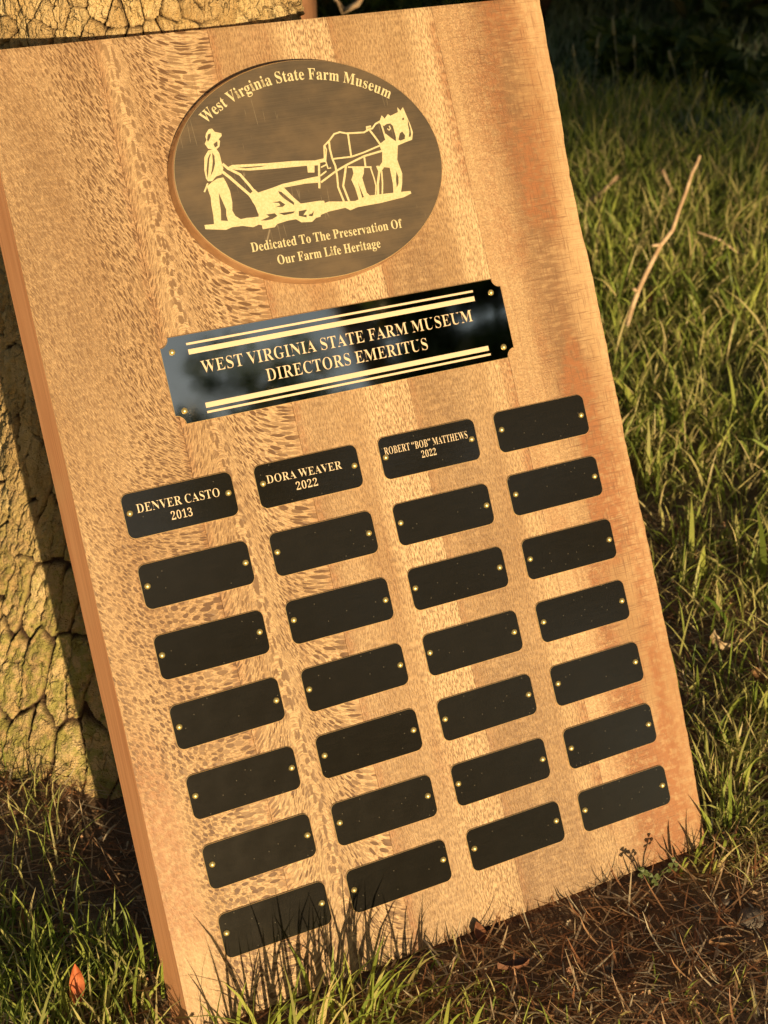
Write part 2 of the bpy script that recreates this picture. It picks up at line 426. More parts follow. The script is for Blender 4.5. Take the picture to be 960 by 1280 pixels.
# ------------------------------------------------------------------ letter outlines and the engraved drawing (inches on the plaque)
GLYPHS = {"0":[375,[[188,-7,159,-5,133,1,110,11,91,24,74,41,60,61,48,84,39,111,32,140,27,171,24,205,23,241,24,277,27,311,32,342,39,371,48,397,60,420,74,439,91,456,110,469,133,479,159,484,189,486,217,484,242,479,264,469,283,456,300,439,314,419,326,397,336,370,343,341,348,310,352,277,353,240,352,204,348,171,343,139,336,110,326,84,314,61,300,41,283,24,263,11,241,1,216,-5],[188,37,205,40,219,50,230,67,237,91,242,120,246,155,248,195,248,240,248,286,246,326,242,360,237,390,230,413,219,429,206,439,189,443,172,439,157,429,147,413,139,390,134,360,130,326,128,286,127,240,128,195,130,155,134,120,139,91,147,67,157,50,171,40]]],"1":[375,[[65,0,65,36,120,36,128,36,135,38,141,41,146,45,149,51,152,58,153,68,154,79,154,416,141,401,130,388,118,376,108,365,98,357,87,351,77,347,67,346,59,347,52,349,46,353,40,359,35,367,31,375,29,385,28,396,39,399,50,402,61,407,74,412,87,418,101,426,116,436,132,447,179,482,254,482,254,79,254,69,256,61,258,53,261,47,265,42,271,38,279,36,288,36,343,36,343,0]]],"2":[375,[[24,0,24,69,123,171,143,191,160,210,174,228,187,245,197,261,206,277,212,292,218,307,221,322,224,338,226,354,226,371,225,389,223,405,218,417,212,427,205,435,196,441,185,444,174,445,158,443,145,438,134,429,126,416,120,400,116,380,113,356,112,329,94,330,77,333,63,338,50,344,40,353,32,365,28,379,26,396,27,407,30,419,35,430,43,441,52,450,63,459,77,467,92,474,109,479,129,483,150,485,174,486,209,484,240,479,267,469,288,456,306,440,318,421,325,399,328,375,327,363,326,352,323,340,319,329,314,318,308,306,301,294,291,281,281,267,268,252,254,237,238,220,221,202,201,182,179,161,154,138,87,74,244,74,254,75,263,77,272,81,279,86,286,93,292,101,296,110,300,120,305,141,345,141,341,0]]],"3":[375,[[163,-7,139,-6,117,-4,98,0,81,5,66,11,53,18,43,26,34,35,27,44,23,54,20,64,19,74,20,86,23,96,28,105,36,113,45,119,54,123,65,125,76,126,77,106,82,89,89,74,99,62,111,52,125,46,141,42,158,40,169,41,180,42,190,45,199,49,208,54,216,61,224,69,230,79,235,91,238,105,240,121,241,139,239,157,234,174,226,189,214,202,199,213,181,221,161,225,137,227,95,227,95,269,140,269,160,270,178,275,192,284,204,296,213,311,220,327,224,346,225,367,224,385,221,400,217,413,211,424,203,434,193,440,182,444,169,445,158,444,148,441,140,437,133,430,127,422,122,413,119,403,116,391,114,379,113,367,112,354,111,341,92,342,75,345,60,349,47,356,37,364,30,374,26,387,24,401,27,418,34,434,45,448,62,461,83,472,108,480,138,485,173,486,207,484,237,479,263,470,286,458,304,442,317,423,325,401,328,377,326,355,320,335,311,317,298,301,283,287,265,275,246,264,225,256,238,253,252,249,266,244,279,238,293,231,305,222,316,212,326,201,334,188,340,174,343,157,345,138,344,119,341,101,336,84,329,70,321,56,312,44,301,34,288,25,275,17,261,10,246,5,230,1,214,-3,197,-5,180,-6]]],"A":[437,[[-9,0,-9,18,1,19,9,21,17,25,24,30,30,38,36,47,43,60,49,75,206,466,224,465,384,87,392,70,399,55,405,44,411,34,417,27,425,22,433,19,443,18,443,0,229,0,229,18,253,20,270,25,280,34,283,46,283,51,281,59,277,69,273,81,253,132,103,132,79,71,76,59,75,48,78,35,87,26,102,20,124,18,128,18,128,0],[113,161,242,161,177,319]]],"B":[443,[[16,0,16,17,32,19,45,22,55,26,62,32,68,40,72,51,74,65,75,82,75,369,74,382,73,394,72,404,69,412,66,419,62,425,57,429,51,433,44,435,36,437,26,438,15,439,15,455,220,455,297,449,352,429,385,396,396,351,389,313,369,283,335,261,287,247,344,231,385,206,410,173,418,132,415,102,407,76,392,54,371,35,345,19,314,9,278,2,238,0],[182,252,188,252,213,253,234,257,251,263,263,272,273,285,279,301,283,321,285,345,284,367,281,385,276,400,269,412,260,422,248,428,234,433,216,434,206,433,198,432,192,429,188,425,185,419,183,412,182,402,182,391],[222,24,242,26,259,30,273,38,283,49,291,63,296,81,300,103,301,128,299,154,295,176,287,194,277,208,263,218,245,225,223,230,197,231,182,231,182,65,183,55,184,46,187,39,190,33,195,29,202,26,211,25]]],"C":[468,[[257,-11,224,-9,193,-3,164,6,137,20,113,37,91,56,72,79,56,104,43,132,34,162,28,194,26,228,28,262,34,294,43,323,56,351,72,376,92,399,114,418,139,435,166,448,195,458,226,464,259,465,283,464,309,459,337,451,367,440,388,435,399,437,408,443,415,452,419,465,437,465,437,308,420,308,407,338,392,364,375,387,356,407,335,423,313,434,290,441,265,443,212,430,174,389,151,321,144,226,152,138,177,74,219,36,278,24,298,25,318,29,338,35,358,45,377,56,395,71,412,87,428,106,447,89,409,45,365,14,314,-5]]],"D":[496,[[20,0,20,17,35,19,47,21,56,25,63,30,68,36,71,46,73,59,74,75,74,374,73,392,71,407,67,418,61,426,53,432,43,435,30,438,15,439,15,455,222,455,278,452,328,441,370,422,405,396,433,364,452,325,464,279,468,228,453,128,408,57,333,14,228,0],[222,24,253,27,279,37,302,53,319,75,333,104,343,139,349,181,351,229,343,318,319,382,279,420,223,433,211,433,202,431,195,428,190,423,186,417,184,409,182,398,182,385,182,72,182,59,184,48,186,40,190,34,195,30,202,27,211,25]]],"E":[442,[[14,0,14,17,30,18,44,20,55,24,62,30,68,37,72,48,74,62,75,78,75,369,74,389,72,405,68,417,62,425,54,431,44,435,31,438,16,439,16,455,399,455,399,320,383,320,378,349,369,373,356,392,340,406,320,417,295,424,266,429,232,430,200,428,195,427,191,424,188,421,186,417,183,388,183,246,193,246,214,247,232,252,247,259,259,269,269,282,277,300,283,321,288,345,304,345,304,118,287,118,285,137,282,154,278,169,273,181,267,192,259,201,251,208,241,213,229,217,216,220,202,222,185,222,183,222,183,67,183,56,185,47,188,40,192,35,198,32,206,29,217,28,230,28,254,28,276,30,295,34,313,39,330,45,345,53,358,63,371,75,382,89,393,105,402,123,411,143,430,143,402,0]]],"F":[404,[[15,0,15,17,31,19,45,23,55,28,62,34,68,42,72,53,74,67,75,84,75,375,74,391,71,405,67,416,61,423,54,429,43,433,30,436,14,439,14,455,394,455,394,320,377,320,374,339,369,357,362,372,355,385,347,397,336,406,324,414,310,420,294,425,275,428,254,430,230,431,200,429,186,421,182,398,182,247,190,247,211,249,229,253,244,260,256,270,266,284,274,301,280,322,284,347,302,347,302,118,285,118,280,146,274,168,266,187,257,200,244,211,229,218,210,222,189,224,182,224,182,81,182,69,183,59,185,50,188,43,191,36,196,31,202,27,210,24,219,21,229,19,242,18,257,17,257,0]]],"G":[508,[[268,-10,233,-8,200,-3,170,7,141,19,116,36,93,55,74,77,57,103,44,131,35,161,29,194,28,229,29,263,35,295,44,324,57,352,74,377,93,399,115,419,139,435,166,448,195,458,225,464,257,465,284,464,311,459,340,451,369,441,388,436,393,436,398,438,402,440,406,443,419,465,437,465,437,308,420,308,412,327,403,346,393,363,382,379,370,393,357,406,343,417,329,426,314,434,299,439,283,442,267,443,214,430,176,389,153,322,146,228,148,178,154,135,165,98,180,67,199,44,221,26,246,16,275,13,293,14,308,16,319,21,328,27,334,35,339,45,342,57,343,71,343,128,342,142,339,154,335,163,329,170,321,175,309,179,294,181,275,182,275,198,500,198,500,182,485,181,473,179,463,175,457,171,452,164,449,155,447,143,446,128,446,29,402,12,357,0,313,-8]]],"H":[523,[[15,0,15,17,31,19,45,22,55,26,62,32,68,39,72,50,74,64,75,81,75,379,74,394,71,406,68,416,62,424,55,429,44,434,32,437,16,439,16,455,242,455,242,439,230,437,220,436,211,434,204,432,198,429,193,425,190,421,187,415,185,408,183,400,182,390,182,379,182,251,342,251,342,379,342,390,341,400,339,408,337,415,335,421,331,425,326,429,320,432,313,434,304,436,294,437,282,439,282,455,507,455,507,439,491,437,478,434,468,429,461,424,456,417,452,407,450,394,449,379,449,81,450,65,452,52,456,41,461,33,468,27,478,22,491,19,507,17,507,0,282,0,282,17,298,19,311,21,321,25,329,31,335,38,339,49,341,63,342,81,342,221,182,221,182,81,183,64,185,50,189,39,194,32,202,26,212,22,225,19,242,17,242,0]]],"I":[261,[[13,0,13,17,29,20,42,23,53,27,61,32,67,39,72,49,74,61,75,75,75,387,74,401,72,412,68,421,63,427,55,432,45,435,31,437,13,439,13,455,244,455,244,439,228,437,214,435,204,432,196,427,190,421,186,412,183,401,183,387,183,77,183,67,184,59,185,51,187,44,190,39,194,34,200,30,206,26,214,23,223,21,233,19,246,17,246,0]]],"L":[426,[[15,0,15,17,31,19,45,22,55,26,62,32,68,39,72,50,74,64,75,81,75,379,74,394,71,407,68,417,62,425,55,430,44,434,32,437,16,439,16,455,250,455,250,439,237,438,226,437,216,436,208,434,201,431,196,427,191,422,188,416,185,409,183,401,182,390,182,379,182,83,182,72,183,62,184,54,185,47,188,41,191,37,195,34,200,31,206,30,214,28,223,28,234,28,257,28,278,31,297,34,315,40,330,47,345,56,358,67,370,80,381,95,391,112,400,132,409,154,427,154,402,0]]],"M":[634,[[14,0,14,17,30,19,43,22,53,26,61,32,67,39,72,50,74,63,75,79,75,382,75,393,74,402,73,409,71,416,68,421,64,426,59,429,53,432,45,434,37,436,26,438,15,439,15,455,185,455,317,142,449,455,617,455,617,439,602,437,590,433,580,429,573,423,567,416,563,405,561,393,560,378,560,85,560,72,561,61,563,51,565,43,568,36,571,31,576,26,582,23,588,21,596,19,606,18,617,17,617,0,396,0,396,17,407,19,417,20,425,22,433,25,438,28,443,32,447,38,450,44,452,52,453,61,454,71,455,83,455,399,288,0,270,0,105,389,105,80,106,62,109,48,113,37,120,30,128,24,139,20,153,18,169,17,169,0]]],"N":[494,[[403,-11,107,350,107,79,108,62,110,49,113,38,119,31,126,26,136,21,150,19,167,17,167,0,18,0,18,17,29,18,39,19,47,21,54,23,60,26,65,30,68,35,71,41,73,49,75,57,76,67,76,79,76,388,61,407,49,421,41,429,36,433,18,439,18,455,156,455,391,169,391,377,391,389,390,399,388,407,386,414,383,420,379,425,375,429,369,431,362,434,353,436,343,437,331,439,331,455,480,455,480,439,464,437,450,434,440,430,433,425,428,417,425,407,422,393,422,377,422,-11]]],"O":[525,[[261,-11,236,-10,213,-6,190,-1,169,7,148,17,129,29,111,43,94,58,79,75,66,93,55,113,45,134,37,156,32,179,29,203,28,228,29,252,32,276,37,299,45,321,55,342,66,362,79,380,95,397,112,413,130,426,149,438,170,448,192,456,216,462,240,465,265,466,290,465,313,462,336,456,357,448,378,439,397,427,415,414,431,399,446,382,459,364,471,344,481,323,488,301,494,277,497,253,498,228,497,203,494,179,488,156,481,134,471,113,459,93,446,75,430,58,414,43,395,29,376,17,355,7,333,-1,310,-6,286,-10],[265,12,315,26,351,66,372,133,379,228,377,278,371,321,362,358,348,389,330,412,310,430,286,440,260,443,210,430,174,389,152,322,145,228,147,178,153,135,163,98,177,67,195,43,215,26,238,16]]],"P":[418,[[15,0,15,17,31,19,45,22,55,26,62,32,68,39,72,50,74,64,75,81,75,379,74,394,71,406,68,416,62,424,55,429,44,434,32,437,16,439,16,455,214,455,253,454,287,452,315,447,336,440,352,432,366,422,379,411,390,398,398,383,404,367,408,350,409,332,406,305,398,280,385,259,367,240,343,225,314,214,281,208,242,206,182,206,182,81,183,64,185,50,189,39,194,32,202,26,212,22,225,19,242,17,242,0],[182,230,201,230,225,231,244,235,260,243,272,253,281,266,287,283,291,304,292,329,291,354,288,375,283,392,275,406,265,417,252,425,236,430,216,431,207,431,199,429,193,427,189,424,186,419,184,414,182,407,182,398]]],"R":[473,[[15,0,15,17,31,19,45,22,55,26,62,32,68,39,72,50,74,64,75,81,75,379,74,394,71,406,68,416,62,424,55,429,44,434,32,437,16,439,16,455,217,455,264,453,305,448,339,439,367,426,389,409,405,388,414,363,417,334,411,296,392,265,360,241,315,224,432,50,452,26,457,22,463,19,470,18,478,17,480,17,480,0,338,0,201,212,182,212,182,81,183,64,185,50,189,39,194,32,202,26,212,22,225,19,242,17,242,0],[182,234,203,234,228,235,249,240,266,248,280,258,290,272,298,290,302,311,304,336,299,378,284,407,259,425,224,431,212,431,202,429,195,426,190,422,186,417,184,409,182,398,182,385]]],"S":[390,[[43,-11,43,158,62,158,72,124,83,94,96,70,111,50,129,34,149,24,172,17,197,15,215,16,231,20,245,27,257,36,266,47,273,60,277,74,279,89,275,110,265,129,248,146,225,160,163,191,135,205,112,221,92,236,77,253,65,270,56,289,51,309,50,332,51,352,54,370,60,387,67,403,77,417,88,429,101,440,115,449,131,457,148,462,166,465,185,466,195,466,206,465,217,463,229,461,242,459,255,456,268,452,282,448,291,446,300,445,307,446,313,450,318,457,320,466,339,466,339,319,322,319,317,337,310,354,303,370,293,385,283,398,272,410,261,420,248,429,235,436,222,441,208,444,194,445,178,443,163,440,151,434,140,426,131,417,125,406,121,394,120,380,121,368,124,356,129,346,137,336,147,328,159,319,173,311,189,303,253,273,273,263,290,253,305,243,317,233,328,222,337,211,344,200,350,188,354,176,357,162,359,148,359,133,358,112,354,93,348,75,339,58,328,43,314,29,298,18,281,8,261,0,240,-6,217,-9,192,-10,158,-8,126,1,98,9,85,12,69,7,61,-11]]],"T":[423,[[92,0,92,17,109,18,123,21,134,25,142,31,148,39,152,50,155,64,156,81,156,433,149,433,124,431,102,426,82,416,65,403,51,387,41,367,33,344,29,318,11,318,11,455,410,455,410,317,394,317,381,368,357,404,319,426,269,433,263,433,263,81,264,63,267,49,271,38,276,30,284,25,296,21,310,18,328,17,328,0]]],"U":[492,[[248,-13,205,-10,168,-2,138,10,114,29,96,52,83,81,76,115,73,155,73,379,72,394,70,406,66,416,61,424,53,429,43,434,30,437,15,439,15,455,240,455,240,439,229,437,219,436,210,434,202,432,196,429,192,425,188,421,185,415,183,408,182,400,181,390,181,379,181,140,182,112,186,88,193,68,203,51,216,39,232,29,252,24,275,22,326,31,363,56,385,99,392,159,392,378,391,393,389,406,385,416,379,423,371,429,360,433,346,437,328,439,328,455,474,455,474,439,460,436,448,432,439,427,433,421,428,414,425,404,423,392,422,378,422,181,420,133,412,92,398,58,380,32,356,13,325,-2,290,-10]]],"V":[428,[[212,-13,44,381,39,392,33,403,28,412,22,420,16,427,8,432,-2,436,-14,439,-14,455,211,455,211,439,197,438,184,437,174,435,166,432,160,428,156,423,153,417,152,410,153,404,155,397,157,388,161,378,259,143,348,377,351,386,353,394,354,402,355,409,354,417,351,423,347,428,342,432,334,435,324,437,313,438,299,439,299,455,442,455,442,439,432,438,423,436,415,432,408,427,402,421,395,411,389,398,382,383,230,-13]]],"W":[611,[[171,-11,32,393,28,404,24,413,20,421,15,427,10,432,3,435,-5,438,-15,439,-15,455,181,455,181,439,171,438,162,437,155,435,150,432,146,428,143,423,141,417,140,410,141,403,142,394,145,384,148,373,223,153,301,353,286,399,282,410,278,418,273,425,267,429,261,433,252,435,241,437,229,439,229,455,439,455,439,439,419,437,404,432,396,423,393,412,399,386,474,166,541,369,544,381,547,391,548,399,549,406,548,414,546,421,543,426,538,430,532,434,524,436,514,438,503,439,503,455,624,455,624,439,615,436,607,433,600,427,594,421,589,413,584,404,580,392,575,379,446,-11,428,-11,316,309,190,-11]]],"a":[344,[[255,-10,232,-7,216,1,205,15,200,35,176,16,151,2,124,-6,95,-9,79,-7,64,-4,51,3,40,11,31,22,25,34,21,48,20,63,23,84,31,104,45,121,63,136,88,150,119,164,156,177,199,190,199,241,198,254,196,266,192,275,187,282,180,288,171,292,160,295,148,296,129,294,115,290,107,283,104,274,113,257,118,250,121,243,122,237,123,231,122,222,120,215,116,208,110,202,103,197,95,194,87,191,77,191,67,192,59,194,51,198,45,203,40,210,36,218,34,227,33,236,34,248,37,259,42,269,49,278,58,287,69,295,81,302,95,308,110,312,126,316,143,318,162,318,195,317,223,312,246,304,263,292,276,277,285,259,291,236,293,210,293,62,295,40,304,34,320,42,329,28,312,11,294,-1,275,-8],[151,34,174,41,181,45,187,50,193,56,199,63,199,169,164,157,138,139,123,114,118,84,120,62,126,46,137,37]]],"b":[361,[[43,-11,43,388,43,403,41,414,39,423,37,428,32,432,26,436,18,438,8,439,8,455,138,455,138,279,156,296,175,308,197,316,221,318,238,317,254,313,270,307,284,299,297,288,308,276,318,261,326,245,333,227,338,208,341,188,342,166,341,141,337,118,331,96,323,75,312,56,300,40,286,25,270,13,252,3,233,-4,213,-9,192,-10,170,-8,148,-1,126,11,105,28,53,-11],[183,14,199,16,213,23,224,34,232,49,238,70,242,95,244,125,245,160,244,189,242,213,237,234,231,251,223,264,212,273,199,278,184,280,176,279,169,277,162,274,155,270,149,264,144,257,141,250,138,242,138,69,141,45,149,28,163,18]]],"c":[293,[[156,-10,137,-9,119,-5,103,2,87,11,72,22,59,35,47,51,38,68,30,87,24,106,21,128,19,150,21,174,25,196,31,217,40,237,51,255,64,271,79,285,96,297,114,307,133,313,153,318,175,319,197,318,218,314,235,307,250,298,262,287,271,275,276,261,277,245,277,236,275,228,271,221,266,215,260,210,253,207,245,205,236,204,219,207,206,216,199,230,196,251,197,261,197,271,196,282,190,290,182,295,169,297,144,290,126,269,116,235,112,187,114,153,118,123,126,97,137,76,151,60,166,48,184,41,204,38,222,40,239,47,255,57,271,72,285,60,258,30,227,8,193,-6]]],"d":[370,[[140,-10,123,-9,107,-5,92,1,78,10,65,22,53,35,43,50,35,66,28,85,23,104,20,125,19,147,21,172,24,196,29,217,36,237,45,256,55,272,68,286,81,297,96,306,112,313,128,317,146,318,168,316,189,309,207,297,223,280,223,401,222,411,220,419,217,425,212,430,206,434,198,437,188,438,176,439,176,455,319,455,319,75,319,64,320,54,322,46,325,41,329,36,335,32,343,30,353,28,353,11,325,9,294,6,260,-1,223,-10,223,39,207,18,188,2,166,-7],[171,28,179,29,187,31,194,36,202,41,209,48,215,56,219,66,223,76,223,242,221,250,217,257,213,264,206,270,199,274,191,278,183,280,174,281,159,279,147,273,138,263,130,250,125,232,121,210,118,184,118,153,118,124,120,98,124,76,130,58,137,45,146,36,158,30]]],"e":[301,[[154,-10,135,-9,117,-5,100,1,85,10,70,22,58,35,46,51,37,69,29,88,24,109,21,132,19,157,21,180,24,201,30,222,38,240,47,258,59,273,72,286,87,298,103,307,120,313,138,317,157,318,185,316,209,309,230,297,249,280,264,259,274,234,281,206,283,173,283,166,117,166,123,112,138,73,164,50,199,42,219,45,237,53,254,67,270,86,285,73,258,36,228,11,193,-5],[116,192,201,192,201,215,201,235,199,252,197,266,193,277,188,286,181,292,172,296,161,297,141,291,127,274,119,244,116,203]]],"f":[214,[[15,0,15,16,40,22,50,35,51,40,52,48,52,59,52,73,52,277,16,277,16,310,52,310,52,353,54,378,60,400,71,419,85,436,102,448,123,457,147,463,174,465,194,464,212,460,227,454,240,446,250,436,257,425,262,413,263,400,263,389,260,381,257,373,252,367,246,362,239,358,232,356,224,355,216,356,208,358,201,361,195,365,191,370,187,376,185,383,185,391,185,398,187,405,189,413,193,420,196,426,197,433,196,437,193,441,188,443,180,443,171,442,163,440,157,436,153,430,151,422,149,413,148,402,148,390,148,310,203,310,203,277,148,277,148,65,148,51,150,40,153,32,158,26,164,21,173,18,185,17,199,16,199,0]]],"g":[327,[[146,-140,115,-139,89,-136,66,-130,48,-122,33,-111,22,-100,16,-88,14,-75,18,-59,28,-46,45,-35,69,-26,49,-14,35,-1,26,14,24,30,25,42,28,54,34,64,42,74,53,83,67,92,83,101,102,110,67,128,42,150,27,179,22,212,23,228,27,242,32,255,40,268,49,279,60,289,73,298,88,305,103,311,120,315,138,317,157,318,177,317,196,315,215,310,233,304,317,304,317,268,268,268,278,253,286,237,290,221,291,203,291,189,288,176,283,163,276,151,268,140,258,131,246,123,234,116,220,110,205,106,189,104,172,103,157,103,142,104,133,103,126,102,119,99,112,94,107,89,104,84,101,78,101,71,103,61,111,55,123,50,141,49,175,49,200,48,223,47,242,44,259,40,273,35,285,29,295,22,303,13,308,3,312,-9,315,-22,316,-37,313,-60,305,-80,291,-98,272,-113,248,-125,219,-133,185,-139],[157,124,168,126,178,130,185,136,190,146,194,158,197,173,199,190,199,211,199,232,197,249,194,264,190,276,185,285,178,292,168,296,157,297,146,296,137,292,130,285,124,276,120,264,117,249,115,232,114,211,115,190,117,173,120,158,124,146,130,136,137,130,146,126],[161,-116,205,-113,238,-104,257,-88,263,-66,262,-58,260,-51,255,-45,249,-41,241,-38,231,-36,219,-35,205,-34,97,-34,86,-42,79,-52,75,-62,73,-73,75,-81,79,-89,85,-97,95,-103,107,-109,122,-113,140,-115]]],"h":[381,[[18,0,18,16,27,17,35,19,41,22,45,26,48,31,51,37,52,46,52,56,52,399,52,409,51,417,49,424,46,429,41,433,36,437,28,439,19,440,19,455,148,455,148,267,168,289,190,305,215,315,243,318,281,312,309,292,325,258,330,212,330,56,331,46,332,38,334,31,337,26,341,22,347,19,354,17,363,16,363,0,202,0,202,16,207,16,219,19,228,26,233,38,235,56,235,217,235,230,234,241,232,250,229,258,225,264,219,268,212,270,203,271,188,269,173,262,160,251,148,235,148,56,148,46,149,38,151,31,154,26,158,22,164,19,171,17,180,16,180,0]]],"i":[198,[[101,362,90,363,81,366,72,370,65,376,58,384,54,393,51,402,50,412,51,423,54,432,58,441,65,449,72,455,81,460,90,462,101,463,111,462,120,460,129,455,137,449,143,441,147,432,150,423,151,412,150,402,147,393,143,384,136,376,129,370,120,366,111,363],[18,0,18,16,27,17,35,19,41,22,45,26,48,30,51,37,52,46,52,56,52,252,52,263,51,272,49,280,47,285,43,288,37,291,30,293,20,293,21,310,148,310,148,56,149,46,150,38,152,31,154,26,158,22,164,19,171,17,180,16,180,0]]],"m":[554,[[18,0,18,16,27,17,35,19,41,22,45,26,48,31,51,37,52,46,52,56,52,253,52,263,51,271,49,278,46,284,41,288,36,291,28,293,19,294,19,310,146,310,146,265,166,288,188,305,212,315,237,318,268,315,292,304,310,286,320,261,341,286,364,304,390,315,418,318,455,312,482,292,498,258,504,212,504,56,504,46,505,38,507,31,510,26,514,22,520,19,527,17,536,16,536,0,377,0,377,16,386,17,393,19,399,22,403,26,406,32,408,38,409,46,410,56,410,217,409,230,408,241,406,250,404,258,400,264,394,268,387,270,377,271,363,269,349,263,337,252,324,237,324,56,325,46,326,38,328,32,331,26,335,22,340,19,347,17,356,16,356,0,199,0,199,16,208,17,215,19,221,22,225,26,228,32,230,38,231,46,232,56,232,217,231,230,230,241,228,250,226,258,222,264,216,268,209,270,199,271,184,269,170,262,158,251,146,235,146,56,147,46,148,38,150,32,152,27,156,22,162,19,169,17,177,16,177,0]]],"n":[381,[[18,0,18,16,27,17,35,19,41,22,45,26,48,31,51,37,52,46,52,56,52,253,52,263,51,271,49,278,46,284,41,288,36,291,28,293,19,294,19,310,148,310,148,267,168,290,190,306,215,315,243,318,281,312,309,292,325,258,330,212,330,56,331,46,332,38,334,31,337,26,341,22,347,19,354,17,363,16,363,0,202,0,202,16,207,16,219,19,228,26,233,38,235,56,235,217,235,230,234,241,232,250,229,258,225,264,219,268,212,270,203,271,188,269,173,262,160,251,148,235,148,56,148,46,149,38,151,31,154,26,158,22,164,19,171,17,180,16,180,0]]],"o":[336,[[169,-10,147,-9,127,-5,108,2,90,11,74,23,60,37,48,53,38,70,29,89,24,110,20,131,19,154,20,177,24,199,29,219,38,239,48,256,60,272,74,286,90,297,108,306,127,313,147,317,168,318,189,317,209,313,228,307,245,298,261,286,275,273,287,257,298,240,306,221,312,200,316,178,317,154,316,130,312,108,306,88,298,69,287,51,275,36,261,22,245,11,228,2,210,-5,190,-9],[169,11,182,13,193,18,202,27,209,39,212,47,214,56,216,68,217,81,218,97,219,114,219,133,220,154,219,194,217,227,213,253,208,271,201,283,192,292,181,297,169,299,155,297,144,292,135,283,128,271,123,253,120,227,118,194,117,154,117,134,118,114,118,97,120,82,121,68,123,56,125,47,128,39,135,27,144,18,155,13]]],"r":[287,[[18,0,18,16,27,17,35,19,41,22,45,26,48,30,51,37,52,46,52,56,52,252,52,263,51,273,49,280,46,285,42,289,37,291,29,293,20,293,21,310,146,310,146,252,155,267,165,280,176,292,187,301,199,309,210,314,222,317,233,318,246,317,258,315,267,310,275,304,282,296,286,287,289,277,289,266,289,257,287,248,283,241,278,234,272,229,265,225,257,223,248,222,240,223,233,224,227,227,222,231,207,250,203,254,199,257,194,259,189,260,182,259,175,255,168,250,162,241,156,231,152,220,150,207,149,192,149,56,150,45,152,37,155,30,159,25,165,22,173,19,184,17,197,16,197,0]]],"s":[288,[[151,-10,137,-9,122,-6,105,-1,87,6,73,9,66,8,60,4,55,-1,51,-9,36,-9,36,105,53,105,59,85,66,68,75,52,87,39,99,28,112,21,126,16,140,15,152,16,162,18,171,21,179,27,185,33,189,40,191,49,192,58,190,72,183,84,172,95,156,105,107,130,90,139,76,148,64,158,54,169,47,181,41,193,38,206,37,220,39,241,44,259,53,276,65,291,80,303,98,312,118,317,141,319,166,316,199,308,206,306,213,305,218,306,223,308,227,313,230,319,244,319,244,222,228,222,222,239,215,254,206,266,196,277,186,285,174,291,162,295,149,296,139,296,130,294,123,290,116,286,111,280,108,274,105,267,105,259,105,252,107,244,111,238,115,232,121,227,128,222,137,217,146,212,191,189,207,181,221,172,232,162,241,151,248,140,253,127,256,112,257,95,255,72,250,51,241,33,228,18,212,6,194,-3,174,-8]]],"t":[228,[[124,-9,105,-8,89,-4,76,2,66,10,58,22,53,36,49,52,48,71,48,279,20,279,20,300,39,318,57,336,73,353,88,369,101,384,112,398,121,412,129,424,144,424,144,310,208,310,208,279,144,279,144,82,145,72,146,64,147,57,149,51,152,46,157,43,162,41,168,40,179,42,189,49,198,60,206,75,222,66,205,33,182,9,155,-5]]],"u":[375,[[131,-10,109,-8,91,-3,77,5,65,17,57,32,51,51,47,72,46,97,46,248,45,259,44,268,42,276,39,282,35,287,29,291,21,293,11,294,11,310,142,310,142,74,142,66,144,58,147,52,151,46,156,41,162,38,169,36,177,36,191,37,205,43,217,53,228,66,228,248,228,260,226,269,224,277,221,283,216,288,209,291,200,293,189,294,189,310,324,310,324,70,324,59,326,51,328,44,331,39,336,35,342,33,350,31,360,30,360,13,331,11,300,7,265,0,228,-10,228,40,219,29,209,19,198,11,186,3,173,-3,160,-7,145,-9]]],"v":[306,[[142,-10,38,248,22,281,18,286,12,290,5,292,-3,293,-3,310,164,310,164,294,156,294,144,293,136,290,131,284,129,276,130,268,185,122,236,253,241,272,239,282,232,289,220,293,203,294,203,310,305,310,305,295,296,292,289,289,283,284,278,279,273,272,269,264,265,254,260,243,160,-10]]],"y":[300,[[52,-140,40,-139,29,-137,19,-132,10,-125,3,-117,-3,-107,-6,-96,-7,-84,-6,-75,-4,-67,0,-60,5,-53,11,-47,18,-43,26,-40,36,-40,44,-40,51,-42,58,-45,64,-49,69,-55,72,-61,74,-68,75,-76,74,-81,74,-87,75,-92,77,-96,81,-98,86,-99,92,-97,99,-92,106,-85,114,-74,129,-44,140,-5,36,251,25,275,15,287,12,290,8,292,3,293,-3,293,-5,293,-5,310,162,310,162,293,136,289,132,287,130,284,129,280,128,275,130,267,133,257,185,119,230,241,236,260,238,274,237,279,236,284,233,287,229,289,203,293,203,310,300,310,300,293,293,293,287,290,282,286,277,281,273,274,268,265,264,254,259,242,162,-24,154,-46,145,-65,137,-82,129,-96,121,-107,113,-117,104,-125,95,-131,86,-135,76,-138,64,-140]]]}
